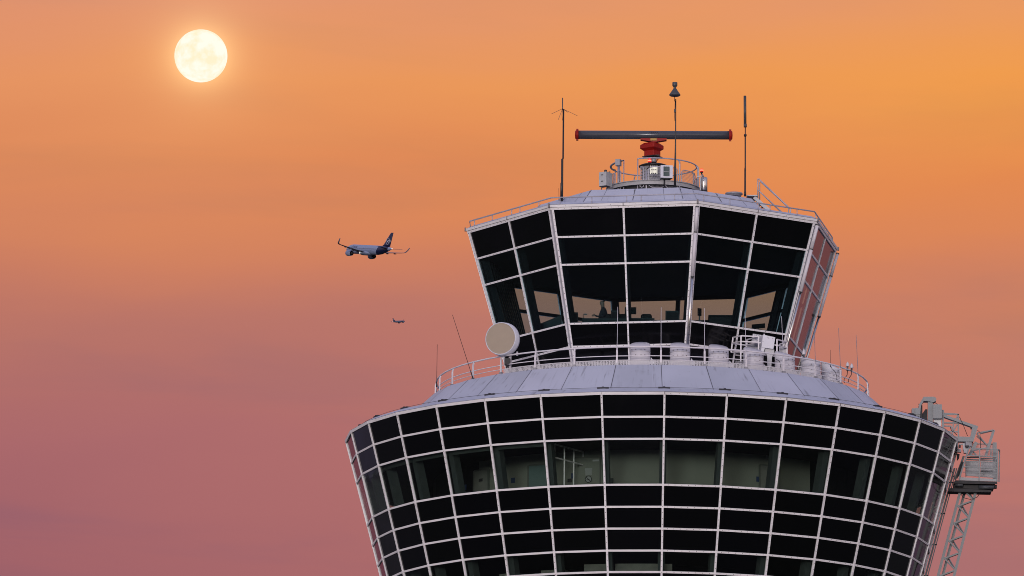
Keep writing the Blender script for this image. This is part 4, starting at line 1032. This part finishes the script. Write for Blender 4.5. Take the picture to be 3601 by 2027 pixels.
crp('tie_frame', lambda mb: [mb.bar(W_(a, b_), W_(c, d), .06 if k < 3 else .05) for k, (a, b_, c, d) in enumerate(((800, 490, 1110, 512), (1100, 505, 1105, 960), (800, 680, 1110, 685), (805, 745, 960, 752), (880, 860, 1090, 865), (1110, 510, 1000, 680), (1000, 680, 985, 930), (1080, 720, 990, 870), (1110, 510, 800, 510), (960, 760, 1000, 860)))])
crp('boom', lambda mb: (mb.prism([W_(x, y, -.16) for x, y in ((805, 510), (1370, 705), (1505, 748), (1470, 800), (1345, 755), (805, 560))], (0, .3, 0)), mb.prism([W_(x, y, -.17) for x, y in ((1395, 740), (1508, 750), (1410, 1065), (1310, 1065), (1345, 980))], (0, .32, 0)), mb.prism([W_(x, y, -.18) for x, y in ((1020, 950), (1050, 958), (1345, 968), (1400, 1065), (1060, 1060))], (0, .34, 0))))
for pts_, r_ in (([W_(1125, 560, -.2), W_(1200, 720, -.2), W_(1290, 950, -.2)], .012), ([W_(1490, 830, -.2), W_(1550, 880, -.25), W_(1545, 940, -.25), W_(1555, 1000, -.25), W_(1555, 1200, -.25)], .011), ([W_(930, 740), W_(960, 840), W_(1000, 860), W_(1070, 930)], .014), ([W_(290, 295), W_(320, 350)], .012), ([W_(620, 270, -.2), W_(690, 310, -.2)], .012)):
    crp('cable', lambda mb: mb.tube(pts_, r_, 5), 'craned')
crp('hinge', lambda mb: (mb.box(W_(1290, 1120), (.26, .3, .22), 0, .3), mb.box(W_(1215, 1180, .05), (.08, .2, .3)), mb.box(W_(1110, 1250, .05), (.2, .2, .14)), mb.box(W_(1255, 1250, .02), (.18, .25, .22)), mb.box(W_(1170, 1120, .1), (.22, .12, .05))), 'gal')
crp('clamp', lambda mb: (mb.box(W_(1130, 1160), (.08, .18, .1)), mb.box(W_(1283, 1170, -.16), (.14, .1, .1)), mb.prism([W_(x, y) for x, y in ((1060, 1300), (1130, 1320), (1120, 1400), (1080, 1450), (1075, 1340))], (0, .15, 0)), mb.box(W_(1085, 1085), (.07, .2, .1)), mb.box(W_(1365, 760, -.05), (.06, .2, .2))), 'craned')
crp('outrigger', lambda mb: [mb.bar(W_(a, b_, dd), W_(c, d, dd2), w) for (a, b_, c, d, w, dd, dd2) in ((1490, 890, 1820, 828, .05, 0, 0), (1560, 900, 1800, 845, .045, .4, .1), (1825, 830, 1660, 1360, .11, .1, .1), (1480, 900, 1700, 1160, .05, 0, .1), (1480, 960, 1690, 1140, .04, .3, .1), (1470, 1080, 1330, 1350, .14, .05, .05), (1420, 1245, 1700, 1190, .05, 0, .1), (1370, 1240, 1470, 1340, .05, .1, .1), (1770, 1240, 1765, 1370, .06, .2, .2))])

zb2 = zoomed(3280, 1540, 6.592)
Y = 0.2
G = lambda x, y, dy=0: zb2(x, y, Y+dy)
ctr = G(1000, 1230)
wb = thing('work_basket', 'railed work basket of the roof crane hanging beside the drum over a lattice mast', 'work platform', ctr)
def wbp(name, fn, mat='crane'):
    mb = MB(); fn(mb); return mb.build(name, M[mat], wb)
Df, Db = -.45, .45
wbp('toe_board', lambda mb: mb.prism([G(x, y, Df) for x, y in ((640, 915), (1480, 955), (1490, 1015), (600, 985))], (0, .03, 0)), 'louvre')
wbp('floor', lambda mb: (mb.hexa([G(470, 1060, Df), G(1500, 1075, Df), G(1500, 1075, Db), G(470, 1060, Db)]+[G(520, 985, Df), G(1490, 1020, Df), G(1490, 1020, Db), G(520, 985, Db)])), 'craned')
wbp('underframe', lambda mb: (mb.prism([G(x, y, -.35) for x, y in ((360, 1245), (410, 1165), (1360, 1215), (1360, 1265))], (0, .7, 0)), mb.prism([G(x, y, -.2) for x, y in ((480, 1060), (1450, 1075), (1400, 1215), (480, 1160))], (0, .4, 0))), 'craned')
wbp('hydraulic_tube', lambda mb: mb.tube([G(1060, 1150, -.36), G(1420, 1150, -.36)], .09, 12), 'dgrey')
wbp('hydraulic_tube', lambda mb: mb.tube([G(520, 1095, -.36), G(700, 1100, -.36)], .07, 12), 'dgrey')
def post(x0, y0, x1, y1, dd, w=.045): wbp('post', lambda mb: mb.bar(G(x0, y0, dd), G(x1, y1, dd), w))
for a in ((610, 965, 835, 245, Df, .06), (1075, 1000, 1090, 255, Df, .05), (1490, 1020, 1505, 275, Df, .05), (1535, 1025, 1550, 290, Db, .05), (1440, 980, 1435, 115, Db, .16), (520, 970, 720, 430, Db, .09), (770, 900, 765, 420, Db, .04), (1470, 950, 1465, 480, .2, .04), (885, 400, 905, 140, Db, .05)): post(*a)
wbp('rails', lambda mb: [mb.bar(G(a, b_, dd), G(c, d, dd), w) for (a, b_, c, d, dd, w) in ((825, 243, 1510, 270, Df, .045), (775, 410, 1500, 440, Df, .045), (760, 545, 1490, 575, Df, .03), (720, 675, 1490, 715, Df, .045), (690, 795, 1480, 830, Df, .03), (890, 143, 1460, 150, Db, .04), (880, 420, 1460, 440, Db, .04), (780, 500, 1400, 530, Db, .05))]+[mb.bar(G(835, 245, Df), G(905, 143, Db), .04), mb.bar(G(1505, 275, Df), G(1550, 292, Db), .05)])
wbp('back_panel', lambda mb: mb.prism([G(x, y, Db-.05) for x, y in ((780, 535), (1065, 535), (1065, 900), (770, 880))], (0, .04, 0)), 'louvre')
wbp('back_panel', lambda mb: mb.prism([G(x, y, Db-.05) for x, y in ((1115, 540), (1400, 555), (1420, 930), (1100, 900))], (0, .04, 0)), 'louvre')
wbp('dark_gear', lambda mb: (mb.box(G(1250, 775, .3), (.5, .1, .05)), mb.box(G(950, 455, .3), (.55, .1, .04)), mb.box(G(1250, 480, .3), (.5, .1, .05)), mb.box(G(1430, 500, .35), (.1, .1, .15)), mb.bar(G(620, 900, .2), G(690, 560, .2), .12), mb.box(G(1450, 1140), (.12, .3, .12)), mb.bar(G(560, 940, .1), G(650, 620, .1), .06)), 'craned')
def mesh_front(mb):
    for k in range(17): x = 1100+k*22; mb.bar(G(x, 445, Df+.01), G(x-2, 930, Df+.01), .007)
    mb.bar(G(1095, 690, Df+.01), G(1450, 712, Df+.01), .007)
def mesh_back(mb):
    for k in range(24): x = 920+k*22; mb.bar(G(x, 150, Db), G(x, 430, Db), .007)
    for k in range(9): y = 170+k*27; mb.bar(G(890, y, Db), G(1440, y+4, Db), .006)
wbp('wire_mesh', mesh_front, 'gal'); wbp('wire_mesh', mesh_back, 'gal')
# lattice mast below the basket, hanging parallel to the drum wall
zm = zoomed(3100, 1350, 2.1417)
def mastfn(mb):
    T = {}
    for nm, (x0, y0, x1, y1), dy in (('l', (605, 765, 425, 1450), 0), ('r', (722, 765, 545, 1450), 0), ('b', (640, 765, 460, 1450), .55)):
        a, b_ = zm(x0, y0, Y+dy), zm(x1, y1, Y+dy); b_ = b_+(b_-a)*.15; T[nm] = (a, b_); mb.bar(a, b_, .15 if nm == 'l' else .10, .11)
    n = 6
    for k in range(n):
        t0, t1 = k/n+.02, (k+.75)/n+.02
        L_ = lambda nm, t: T[nm][0].lerp(T[nm][1], t)
        mb.bar(L_('l', t0), L_('r', t1), .058); mb.bar(L_('l', t1+.06), L_('r', t1), .062)
        mb.bar(L_('b', t0), L_('r', t1), .05); mb.bar(L_('b', t1+.05), L_('r', t1+.005), .05)
wbp('lattice_mast', mastfn)
wbp('cable', lambda mb: mb.tube([zm(595, 830, Y-.2), zm(620, 860, Y-.2), zm(670, 872, Y-.2), zm(720, 855, Y-.2), zm(748, 818, Y-.2)], .013, 5), 'craned')
wbp('cable', lambda mb: mb.tube([G(405, 650, .3), G(440, 750, .3), G(500, 960, .3)], .013, 5), 'craned')

# ------------------------------------------------------------------ inside the cab
zf5 = zoomed(1480, 1040, 3.1525); zf6 = zq
FL = 43.42
def desk_thing(label, xa, xb, ytop, Y, depth, mat='desk', z=zf5, front=.0):
    a, b_ = z(xa, ytop, Y), z(xb, ytop, Y); zt_ = (a.z+b_.z)/2; w = b_.x-a.x; cx = (a.x+b_.x)/2
    t = thing('control_desk', label, 'desk', (cx, Y+depth/2, FL), 'desks inside the cab')
    mb = MB(); mb.box((cx, Y+depth/2, zt_-.03), (w, depth, .06)); mb.build('desk_top', M[mat], t)
    mb = MB(); mb.box((cx, Y+depth/2+.02, (FL+zt_-.06)/2), (w-.06, depth-.12, zt_-.06-FL)); mb.build('desk_body', M[mat], t)
    return t
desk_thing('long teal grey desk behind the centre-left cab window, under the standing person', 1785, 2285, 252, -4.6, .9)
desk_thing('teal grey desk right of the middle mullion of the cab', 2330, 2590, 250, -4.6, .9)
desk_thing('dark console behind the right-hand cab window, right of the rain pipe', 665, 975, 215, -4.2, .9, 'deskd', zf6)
def cab_box(name, label, cat, x0, x1, y0, y1, Y, dep, mat, z=zf5, foot=True):
    a, b_ = z(x0, y0, Y), z(x1, y1, Y); cx = (a.x+b_.x)/2; zt_, zb_ = a.z, FL if foot else b_.z
    t = thing(name, label, cat, (cx, Y+dep/2, zb_)); w = abs(b_.x-a.x)
    mb = MB(); mb.box((cx, Y+dep/2, (zt_+zb_)/2), (w, dep, zt_-zb_)); mb.build('case', M[mat], t)
    mb = MB(); mb.box((cx, Y-.012, (zt_+zb_)/2), (w*.86, .02, (zt_-zb_)*.9)); mb.build('front', M['deskd' if mat != 'deskd' else 'screen'], t); return t
cab_box('equipment_cabinet', 'teal cabinet beside the standing person inside the cab', 'cabinet', 2108, 2190, 165, 260, -4.2, .5, 'desk')
cab_box('equipment_cabinet', 'large teal cabinet left of the rain pipe corner inside the cab', 'cabinet', 190, 335, 168, 285, -4.3, .7, 'desk', zf6)
cab_box('equipment_cabinet', 'teal cabinet seen through the left facet of the cab beside its corner mullion', 'cabinet', 1640, 1740, 185, 300, -4.5, .7, 'desk')
mb = MB(); F4 = [zf5(x, y, -2.3) for x, y in ((1290, 325), (1560, 215), (1590, 330), (1300, 400))]
t = thing('sloping_console', 'console with a sloping top behind the left facet of the cab', 'desk', (F4[0].x+.6, -2.0, FL)); mb.prism([F4[0], F4[1], V((F4[1].x, F4[1].y, FL)), V((F4[0].x, F4[0].y, FL))], (0, .7, 0)); mb.build('case', M['desk'], t)
mb = MB(); mb.box(zf5(1330, 345, -2.32), (.22, .02, .22)); mb.build('front', M['deskd'], t)
def monitor(label, x0, x1, y0, y1, Y, z=zf5, rz=0):
    a, b_ = z(x0, y0, Y), z(x1, y1, Y); c = (a+b_)/2; w, h = abs(b_.x-a.x), abs(a.z-b_.z)
    t = thing('monitor', label, 'monitor', (c.x, Y, b_.z-.22), 'monitors inside the cab')
    mb = MB(); mb.box(c, (w, .05, h), 0, rz); mb.build('screen', M['deskd'], t)
    mb = MB(); mb.bar(V((c.x, Y+.04, b_.z-.22)), V((c.x, Y+.04, c.z)), .06); mb.box((c.x, Y+.04, b_.z-.22), (.25, .2, .03)); mb.build('stand', M['dark'], t)
monitor('dark monitor by the middle mullion of the cab', 2262, 2388, 130, 207, -4.4)
monitor('tall narrow monitor just right of the rain pipe corner', 545, 590, 142, 225, -4.2, zf6, .6)
monitor('low dark monitor right of the middle mullion of the cab', 2480, 2545, 205, 245, -4.3)
monitor('low dark monitor between the person and the middle mullion', 2050, 2110, 215, 250, -4.3)
monitor('leaning dark monitor at the far right end of the cab windows', 1140, 1300, 315, 365, -3.4, zf6, -.5)
t = thing('desk_lamp', 'small bent desk lamp left of the standing person in the cab', 'lamp', zf5(1800, 250, -4.3)); mb = MB()
mb.tube([zf5(1800, 252, -4.3), zf5(1800, 205, -4.3), zf5(1815, 205, -4.3)], .014, 6); mb.build('arm', M['dark'], t); mb = MB(); mb.bar(zf5(1810, 207, -4.3), zf5(1845, 210, -4.3), .05); mb.build('lamp_head', M['dark'], t)
for cx_, lb in ((2075, 'dark office chair back left of the middle mullion of the cab'), (2235, 'dark office chair back just left of the middle mullion, under the monitor'), (2500, 'dark office chair back right of the middle mullion of the cab')):
    p_ = zf5(cx_, 205, -3.3); t = thing('office_chair', lb, 'chair', (p_.x, -3.3, FL), 'chairs inside the cab')
    mb = MB(); chamfer_box(mb, V((p_.x, -3.3, 0)), .46, .10, p_.z-.5, p_.z, .06, .08); mb.build('backrest', M['deskd'], t)
    mb = MB(); chamfer_box(mb, V((p_.x, -3.55, 0)), .48, .46, p_.z-.66, p_.z-.56, .05, .04); mb.build('seat', M['deskd'], t)
    mb = MB(); mb.tube([V((p_.x, -3.5, FL+.05)), V((p_.x, -3.5, p_.z-.64))], .035, 8)
    for k in range(5): mb.bar(V((p_.x, -3.5, FL+.07)), V((p_.x+.28*cos(k*1.2566), -3.5+.28*sin(k*1.2566), FL+.03)), .04)
    mb.build('base', M['deskd'], t)
# the person: standing in profile, facing left, one forearm raised
def person():
    Y = -3.6; x0 = zf5(2022, 200, Y).x; z0 = FL
    top = zf5(2000, 45, Y).z; H = top-z0
    root = thing('person', 'person standing in profile in the dark cab, one forearm raised', 'person', (x0, Y, z0))
    def skin(name, verts, edges, radii, mat, rooti=0, parent=root):
        me = bpy.data.meshes.new(name); me.from_pydata([V(v) for v in verts], edges, []); o = bpy.data.objects.new(name, me); COL.objects.link(o)
        md = o.modifiers.new('skin', 'SKIN'); md.use_smooth_shade = True
        sv = me.skin_vertices[0].data
        for i, r in enumerate(radii): sv[i].radius = (r, r) if not isinstance(r, tuple) else r
        sv[rooti].use_root = True
        ss = o.modifiers.new('sub', 'SUBSURF'); ss.levels = 2; ss.render_levels = 2
        dg = bpy.context.evaluated_depsgraph_get(); m2 = bpy.data.meshes.new_from_object(o.evaluated_get(dg)); bpy.data.objects.remove(o)
        m2.materials.clear(); m2.materials.append(mat); m2.name = name
        for p in m2.polygons: p.use_smooth = True
        b_ = bpy.data.objects.new(name, m2); COL.objects.link(b_); b_.parent = parent; return b_
    s = H/1.78     # facing -x (left)
    vs = [(0, 0, .95), (.0, 0, 1.15), (.01, 0, 1.38), (-.01, 0, 1.50), (-.03, 0, 1.58), (-.045, 0, 1.66), (-.03, 0, 1.74),
          (0, -.10, .90), (-.01, -.11, .50), (.02, -.11, .09), (-.14, -.12, .04),
          (0, .10, .90), (.02, .11, .50), (.06, .11, .09), (-.10, .12, .04),
          (.0, -.20, 1.40), (.03, -.23, 1.13), (-.22, -.20, 1.12), (-.30, -.18, 1.16),
          (.0, .20, 1.40), (.05, .23, 1.12), (-.12, .20, .96), (-.19, .18, .93),
          (-.13, 0, 1.64)]
    ed = [(0, 1), (1, 2), (2, 3), (3, 4), (4, 5), (5, 6), (0, 7), (7, 8), (8, 9), (9, 10), (0, 11), (11, 12), (12, 13), (13, 14), (2, 15), (15, 16), (16, 17), (17, 18), (2, 19), (19, 20), (20, 21), (21, 22), (5, 23)]
    rd = [.14, .13, .15, .06, .075, .095, .08, .09, .06, .042, .035, .09, .06, .042, .035, .06, .045, .034, .03, .06, .045, .034, .03, .022]
    vs = [tuple(V(v)*s) for v in vs]; rd = [r*s for r in rd]
    body = skin('body', vs, ed, rd, M['skin'])
    body.data.materials.append(M['cloth'])
    for p_ in body.data.polygons:
        if p_.center.z < 1.5*s: p_.material_index = 1
    tv = [vs[0], vs[1], vs[2], vs[15], vs[16], vs[19], vs[20]]; skin('shirt', tv, [(0, 1), (1, 2), (2, 3), (3, 4), (2, 5), (5, 6)], [.20*s, .20*s, .215*s, .095*s, .075*s, .095*s, .075*s], M['cloth'])
    skin('trousers', [vs[0], vs[7], vs[8], vs[9], vs[11], vs[12], vs[13]], [(0, 1), (1, 2), (2, 3), (0, 4), (4, 5), (5, 6)], [.185*s, .12*s, .09*s, .075*s, .12*s, .09*s, .075*s], M['cloth'])
    skin('hair', [tuple(V((-.02, 0, 1.73))*s), tuple(V((.03, 0, 1.68))*s)], [(0, 1)], [.10*s, .085*s], M['hair'])
    for sgn in (-1, 1):   # fingers of each hand
        hx, hy, hz = (vs[18] if sgn < 0 else vs[22])
        fv = [(hx, hy, hz)]; fe = []; fr = [.024*s]
        for q in range(4):
            ln = (.075, .085, .08, .062)[q]; off = (q-1.5)*.019*s
            fv += [(hx-.03*s, hy, hz+off), (hx-.03*s-ln*.5*s, hy-.004, hz+off), (hx-.03*s-ln*s, hy-.02*sgn*-1, hz+off-.01*s)]
            k = len(fv); fe += [(0, k-3), (k-3, k-2), (k-2, k-1)]; fr += [.009*s]*3
        fv += [(hx-.01*s, hy-.02, hz+.035*s), (hx-.04*s, hy-.025, hz+.06*s)]; k = len(fv); fe += [(0, k-2), (k-2, k-1)]; fr += [.01*s, .008*s]
        skin('hand', fv, fe, fr, M['skin'])
person()

# ------------------------------------------------------------------ aircraft
def aircraft_paint():
    m, nt, N, L, b = node_mat('airliner_paint')
    tc = N.new('ShaderNodeTexCoord'); sp = N.new('ShaderNodeSeparateXYZ'); L.new(tc.outputs['Object'], sp.inputs[0])
    def mt(op, a, b_=None):
        n = N.new('ShaderNodeMath'); n.operation = op
        for i, x in enumerate((a, b_)):
            if x is None: continue
            if isinstance(x, (int, float)): n.inputs[i].default_value = x
            else: L.new(x, n.inputs[i])
        return n.outputs[0]
    x, y, z = sp.outputs
    zc = mt('SUBTRACT', z, 0.3)
    edge = mt('ADD', mt('SUBTRACT', x, mt('MULTIPLY', z, -.55)), 27.6)       # blue behind a slanting line
    blue = mt('MULTIPLY', mt('LESS_THAN', edge, 0), mt('GREATER_THAN', x, -35.0))
    wx = mt('LESS_THAN', mt('FRACT', mt('DIVIDE', x, .53)), .45)
    wz = mt('LESS_THAN', mt('ABSOLUTE', mt('SUBTRACT', z, .33)), .17)
    wr_ = mt('MULTIPLY', mt('LESS_THAN', x, -5.6), mt('GREATER_THAN', edge, .6))
    win = mt('MULTIPLY', mt('MULTIPLY', wx, wz), wr_)
    m1 = N.new('ShaderNodeMix'); m1.data_type = 'RGBA'; L.new(blue, m1.inputs['Factor']); m1.inputs['A'].default_value = (.205, .255, .385, 1); m1.inputs['B'].default_value = (.006, .010, .045, 1)
    m2 = N.new('ShaderNodeMix'); m2.data_type = 'RGBA'; L.new(win, m2.inputs['Factor']); L.new(m1.outputs['Result'], m2.inputs['A']); m2.inputs['B'].default_value = (.02, .025, .05, 1)
    L.new(m2.outputs['Result'], b.inputs['Base Color']); b.inputs['Roughness'].default_value = .35; return m
M['acft'] = aircraft_paint()
def aircraft(label):
    ac = thing('airliner', label, 'aircraft', (0, 0, 0), 'airliners climbing in the distance')
    fus = [(0, .02, -.45), (-.4, .6, -.4), (-1.2, 1.08, -.3), (-2.6, 1.55, -.15), (-4.2, 1.85, -.03), (-6, 1.975, 0), (-26, 1.975, 0), (-29, 1.80, .16), (-32, 1.38, .5), (-34.5, .92, .78), (-36.4, .50, .93), (-37.4, .20, .98)]
    mb = MB(); n = 32; vs = []; fs = []
    for x, r, zc in fus:
        for k in range(n): a = 2*pi*k/n; vs.append((x, r*cos(a), zc+r*1.04*sin(a)))
    for i in range(len(fus)-1):
        for k in range(n): fs.append((i*n+k, i*n+(k+1) % n, (i+1)*n+(k+1) % n, (i+1)*n+k))
    fs += [tuple(range(n)), tuple(range((len(fus)-1)*n, len(fus)*n))[::-1]]
    mb.add(vs, fs, 0, True); fo = mb.build('fuselage', M['acft'], ac)
    # belly fairing
    mb = MB(); vs = []; bl = [(-10.5, .3), (-12, 1.5), (-14, 2.1), (-18.5, 2.15), (-21, 1.6), (-22.5, .3)]
    for x, r in bl:
        for k in range(16): a = 2*pi*k/16; vs.append((x, r*1.05*cos(a), -1.35+r*.55*sin(a)))
    mb.add(vs, [(i*16+k, i*16+(k+1) % 16, i*16+16+(k+1) % 16, i*16+16+k) for i in range(5) for k in range(16)], 0, True); mb.build('belly_fairing', M['acft'], ac)
    def foil(mb, secs, mi=0):
        "secs: (leading edge point, chord, thickness, up-normal)"
        vs = []
        prof = [(0, 0), (.08, .6), (.35, 1), (.7, .55), (1, .03), (.7, -.3), (.35, -.5), (.08, -.4)]
        for le, ch, th, up in secs:
            for u, w in prof: vs.append(V(le)+V((-ch*u, 0, 0))+V(up)*th*w*.5)
        k = 8; fs = []
        for i in range(len(secs)-1):
            for j in range(k): fs.append((i*k+j, i*k+(j+1) % k, (i+1)*k+(j+1) % k, (i+1)*k+j))
        fs += [tuple(range(k)), tuple(range((len(secs)-1)*k, len(secs)*k))[::-1]]; mb.add(vs, fs, mi, True)
    up = (0, 0, 1)
    for s in (1, -1):
        mb = MB(); foil(mb, [((-11.2, s*1.2, -1.25), 7.6, 1.15, up), ((-14.3, s*6.4, -.62), 4.1, .75, up), ((-19.0, s*15.6, .45), 1.9, .42, up), ((-19.6, s*16.6, .62), 1.65, .36, up)]); w = mb.build('wing', M['wing'], ac)
        mb = MB(); foil(mb, [((-19.6, s*16.6, .62), 1.65, .2, (0, s*-.2, 1)), ((-20.2, s*17.25, 1.0), 1.3, .16, (0, s*-.7, .7)), ((-21.3, s*17.6, 1.9), 1.1, .16, (0, -s, .2)), ((-22.5, s*17.85, 3.1), .7, .12, (0, -s, .1))]); mb.build('winglet', M['wing'], w)
        for (yy, x0) in ((6.6, -16.2), (9.6, -17.4), (12.6, -18.7)):
            mb = MB(); mb.lathe([(.02, 0), (.2, .6), (.24, 1.6), (.02, 3.0)], 8, (x0+.4, s*yy, -.62+.115*(yy-6.4)-.35), Matrix(((0, 0, -1), (0, 1, 0), (1, 0, 0)))); mb.build('flap_fairing', M['wing'], w)
        mb = MB(); ey, ez = s*5.75, -2.3; Mr = Matrix(((0, 0, -1), (0, 1, 0), (1, 0, 0)))
        mb.lathe([(1.02, 0), (1.22, .12), (1.32, .9), (1.26, 2.2), (1.05, 3.5), (.98, 3.5)], 28, (-10.3, ey, ez), Mr, caps=False); e = mb.build('engine', M['acft'], ac)
        mb = MB(); mb.lathe([(.98, .2), (.95, .6), (.001, .62)], 24, (-10.3, ey, ez), Mr, caps=False); mb.lathe([(.98, 3.48), (.75, 3.2), (.001, 3.2)], 24, (-10.3, ey, ez), Mr, caps=False); mb.lathe([(.66, 3.2), (.6, 4.1), (.42, 4.6), (.38, 4.6), (.30, 4.4), (.02, 5.2)], 20, (-10.3, ey, ez), Mr, caps=False); mb.build('exhaust', M['enginein'], e)
        mb = MB(); foil(mb, [((-11.2, ey-.12, ez+1.1), 4.2, .3, (0, 1, 0)), ((-13.2, ey-.0, ez+1.65), 2.6, .24, (0, 1, 0))]); mb.build('pylon', M['acft'], e)
        mb = MB(); foil(mb, [((-31.8, s*.5, .85), 3.6, .4, up), ((-34.9, s*6.2, 1.35), 1.4, .16, up)]); mb.build('tailplane', M['navy' if s < 0 else 'navy'], ac)
    mb = MB(); foil(mb, [((-28.6, 0, 1.75), 7.2, .5, (0, 1, 0)), ((-30.2, 0, 2.6), 5.7, .5, (0, 1, 0)), ((-34.9, 0, 7.75), 2.3, .24, (0, 1, 0)), ((-35.3, 0, 7.95), 1.8, .1, (0, 1, 0))]); fin = mb.build('tail_fin', M['navy'], ac)
    ex, ez = -33.75, 4.1
    for s in (1, -1):
        mb = MB(); yy = s*.34
        mb.tube([(ex+1.38*cos(2*pi*k/28), yy, ez+1.42*sin(2*pi*k/28)) for k in range(28)], .075, 5, 0, True)
        d = V((0, s*.03, 0))
        mb.prism([(ex+.95, yy, ez+.45), (ex+.15, yy, ez-.25), (ex-.72, yy, ez-.78), (ex-.80, yy, ez-.60), (ex+.0, yy, ez+.0)], d)
        mb.prism([(ex+.0, yy, ez-.1), (ex-.35, yy, ez+.38), (ex-.75, yy, ez+.45), (ex-.55, yy, ez+.1), (ex-.3, yy, ez-.2)], d)
        mb.build('emblem', M['emblem'], fin)
        mx = -8.6
        def pl(u, w, s=s): ph = w/2.0+.50; return V((mx+u*(-s), s*1.985*cos(ph), 2.06*sin(ph)))
        lt = wrap_text('Lufthansa', 1.45, pl, 'lettering', M['letters'], fo, .02); 
        mb = MB(); mb.box((-23.2, s*1.93, -.52), (.42, .03, .28)); mb.build('flag', M['ink'], fo)
    mb = MB(); mb.lathe([(.001, -.12), (.12, 0), (.001, .12)], 10, (-37.45, 0, .98)); mb.build('tail_light', M['lampwhite'], fo)
    mb = MB(); mb.lathe([(.001, -.16), (.16, 0), (.001, .16)], 10, (-15.0, 2.4, -1.75)); mb.build('wing_light', M['lampwhite'], fo)
    return ac
def place_aircraft(ac, px, py, dist, head, pit, bank):
    h, p, b_ = R(head), R(pit), R(bank)
    f_ = V((-sin(h)*cos(p), cos(h)*cos(p), sin(p))); port = V((-cos(h), -sin(h), 0)); up = f_.cross(port)
    P2 = port*cos(b_)+up*sin(b_); U2 = up*cos(b_)-port*sin(b_)
    Mr = Matrix((f_, P2, U2)).transposed(); o = CAM+ray(px, py)*dist-Mr@V((-18, 0, 0))
    m4 = Mr.to_4x4(); m4.translation = o; ac.matrix_world = m4
ac = aircraft('large airliner in the distance climbing to the left, white with navy tail and emblem')
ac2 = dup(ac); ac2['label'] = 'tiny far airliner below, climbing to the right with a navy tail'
far_shade = paint('far_airliner_shaded', (.085, .11, .17), .5)  # airliner body made darker: its shaded silhouette is put into the colour
def set_far_shade(o):
    for k in o.children: set_far_shade(k)
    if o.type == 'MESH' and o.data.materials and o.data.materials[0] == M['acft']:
        o.material_slots[0].link = 'OBJECT'; o.material_slots[0].material = far_shade
set_far_shade(ac2)
place_aircraft(ac, 1295.7, 879.2, 2567.8, 34.63, 10.69, .14)
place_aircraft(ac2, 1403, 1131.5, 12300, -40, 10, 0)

# ------------------------------------------------------------------ moon
def moon():
    m, nt, N, L, b = node_mat('moonlit_rock')
    tc = N.new('ShaderNodeTexCoord'); nz = N.new('ShaderNodeTexNoise'); nz.inputs['Scale'].default_value = .014; nz.inputs['Detail'].default_value = 3.5; nz.inputs['Roughness'].default_value = .6; L.new(tc.outputs['Object'], nz.inputs['Vector'])
    rp = N.new('ShaderNodeValToRGB'); e = rp.color_ramp.elements; e[0].position = .36; e[0].color = (1.0, .87, .60, 1); e[1].position = .56; e[1].color = (1.0, .97, .83, 1)
    L.new(nz.outputs['Fac'], rp.inputs[0])
    b.inputs['Base Color'].default_value = (0, 0, 0, 1); b.inputs['Specular IOR Level'].default_value = 0
    L.new(rp.outputs[0], b.inputs['Emission Color']); b.inputs['Emission Strength'].default_value = 1.03
    dist = 26000; r_ = dist*93/FPX; mb = MB(); n = 48
    mb.lathe([(max(.01, r_*sin(pi*i/n)), -r_*cos(pi*i/n)) for i in range(n+1)], 64, (0, 0, 0)); o = mb.build('moon', m, fix=False)
    o.location = CAM+MOON*dist; tag(o, 'bright full moon glowing high on the left of the orange sky', 'moon')
moon()
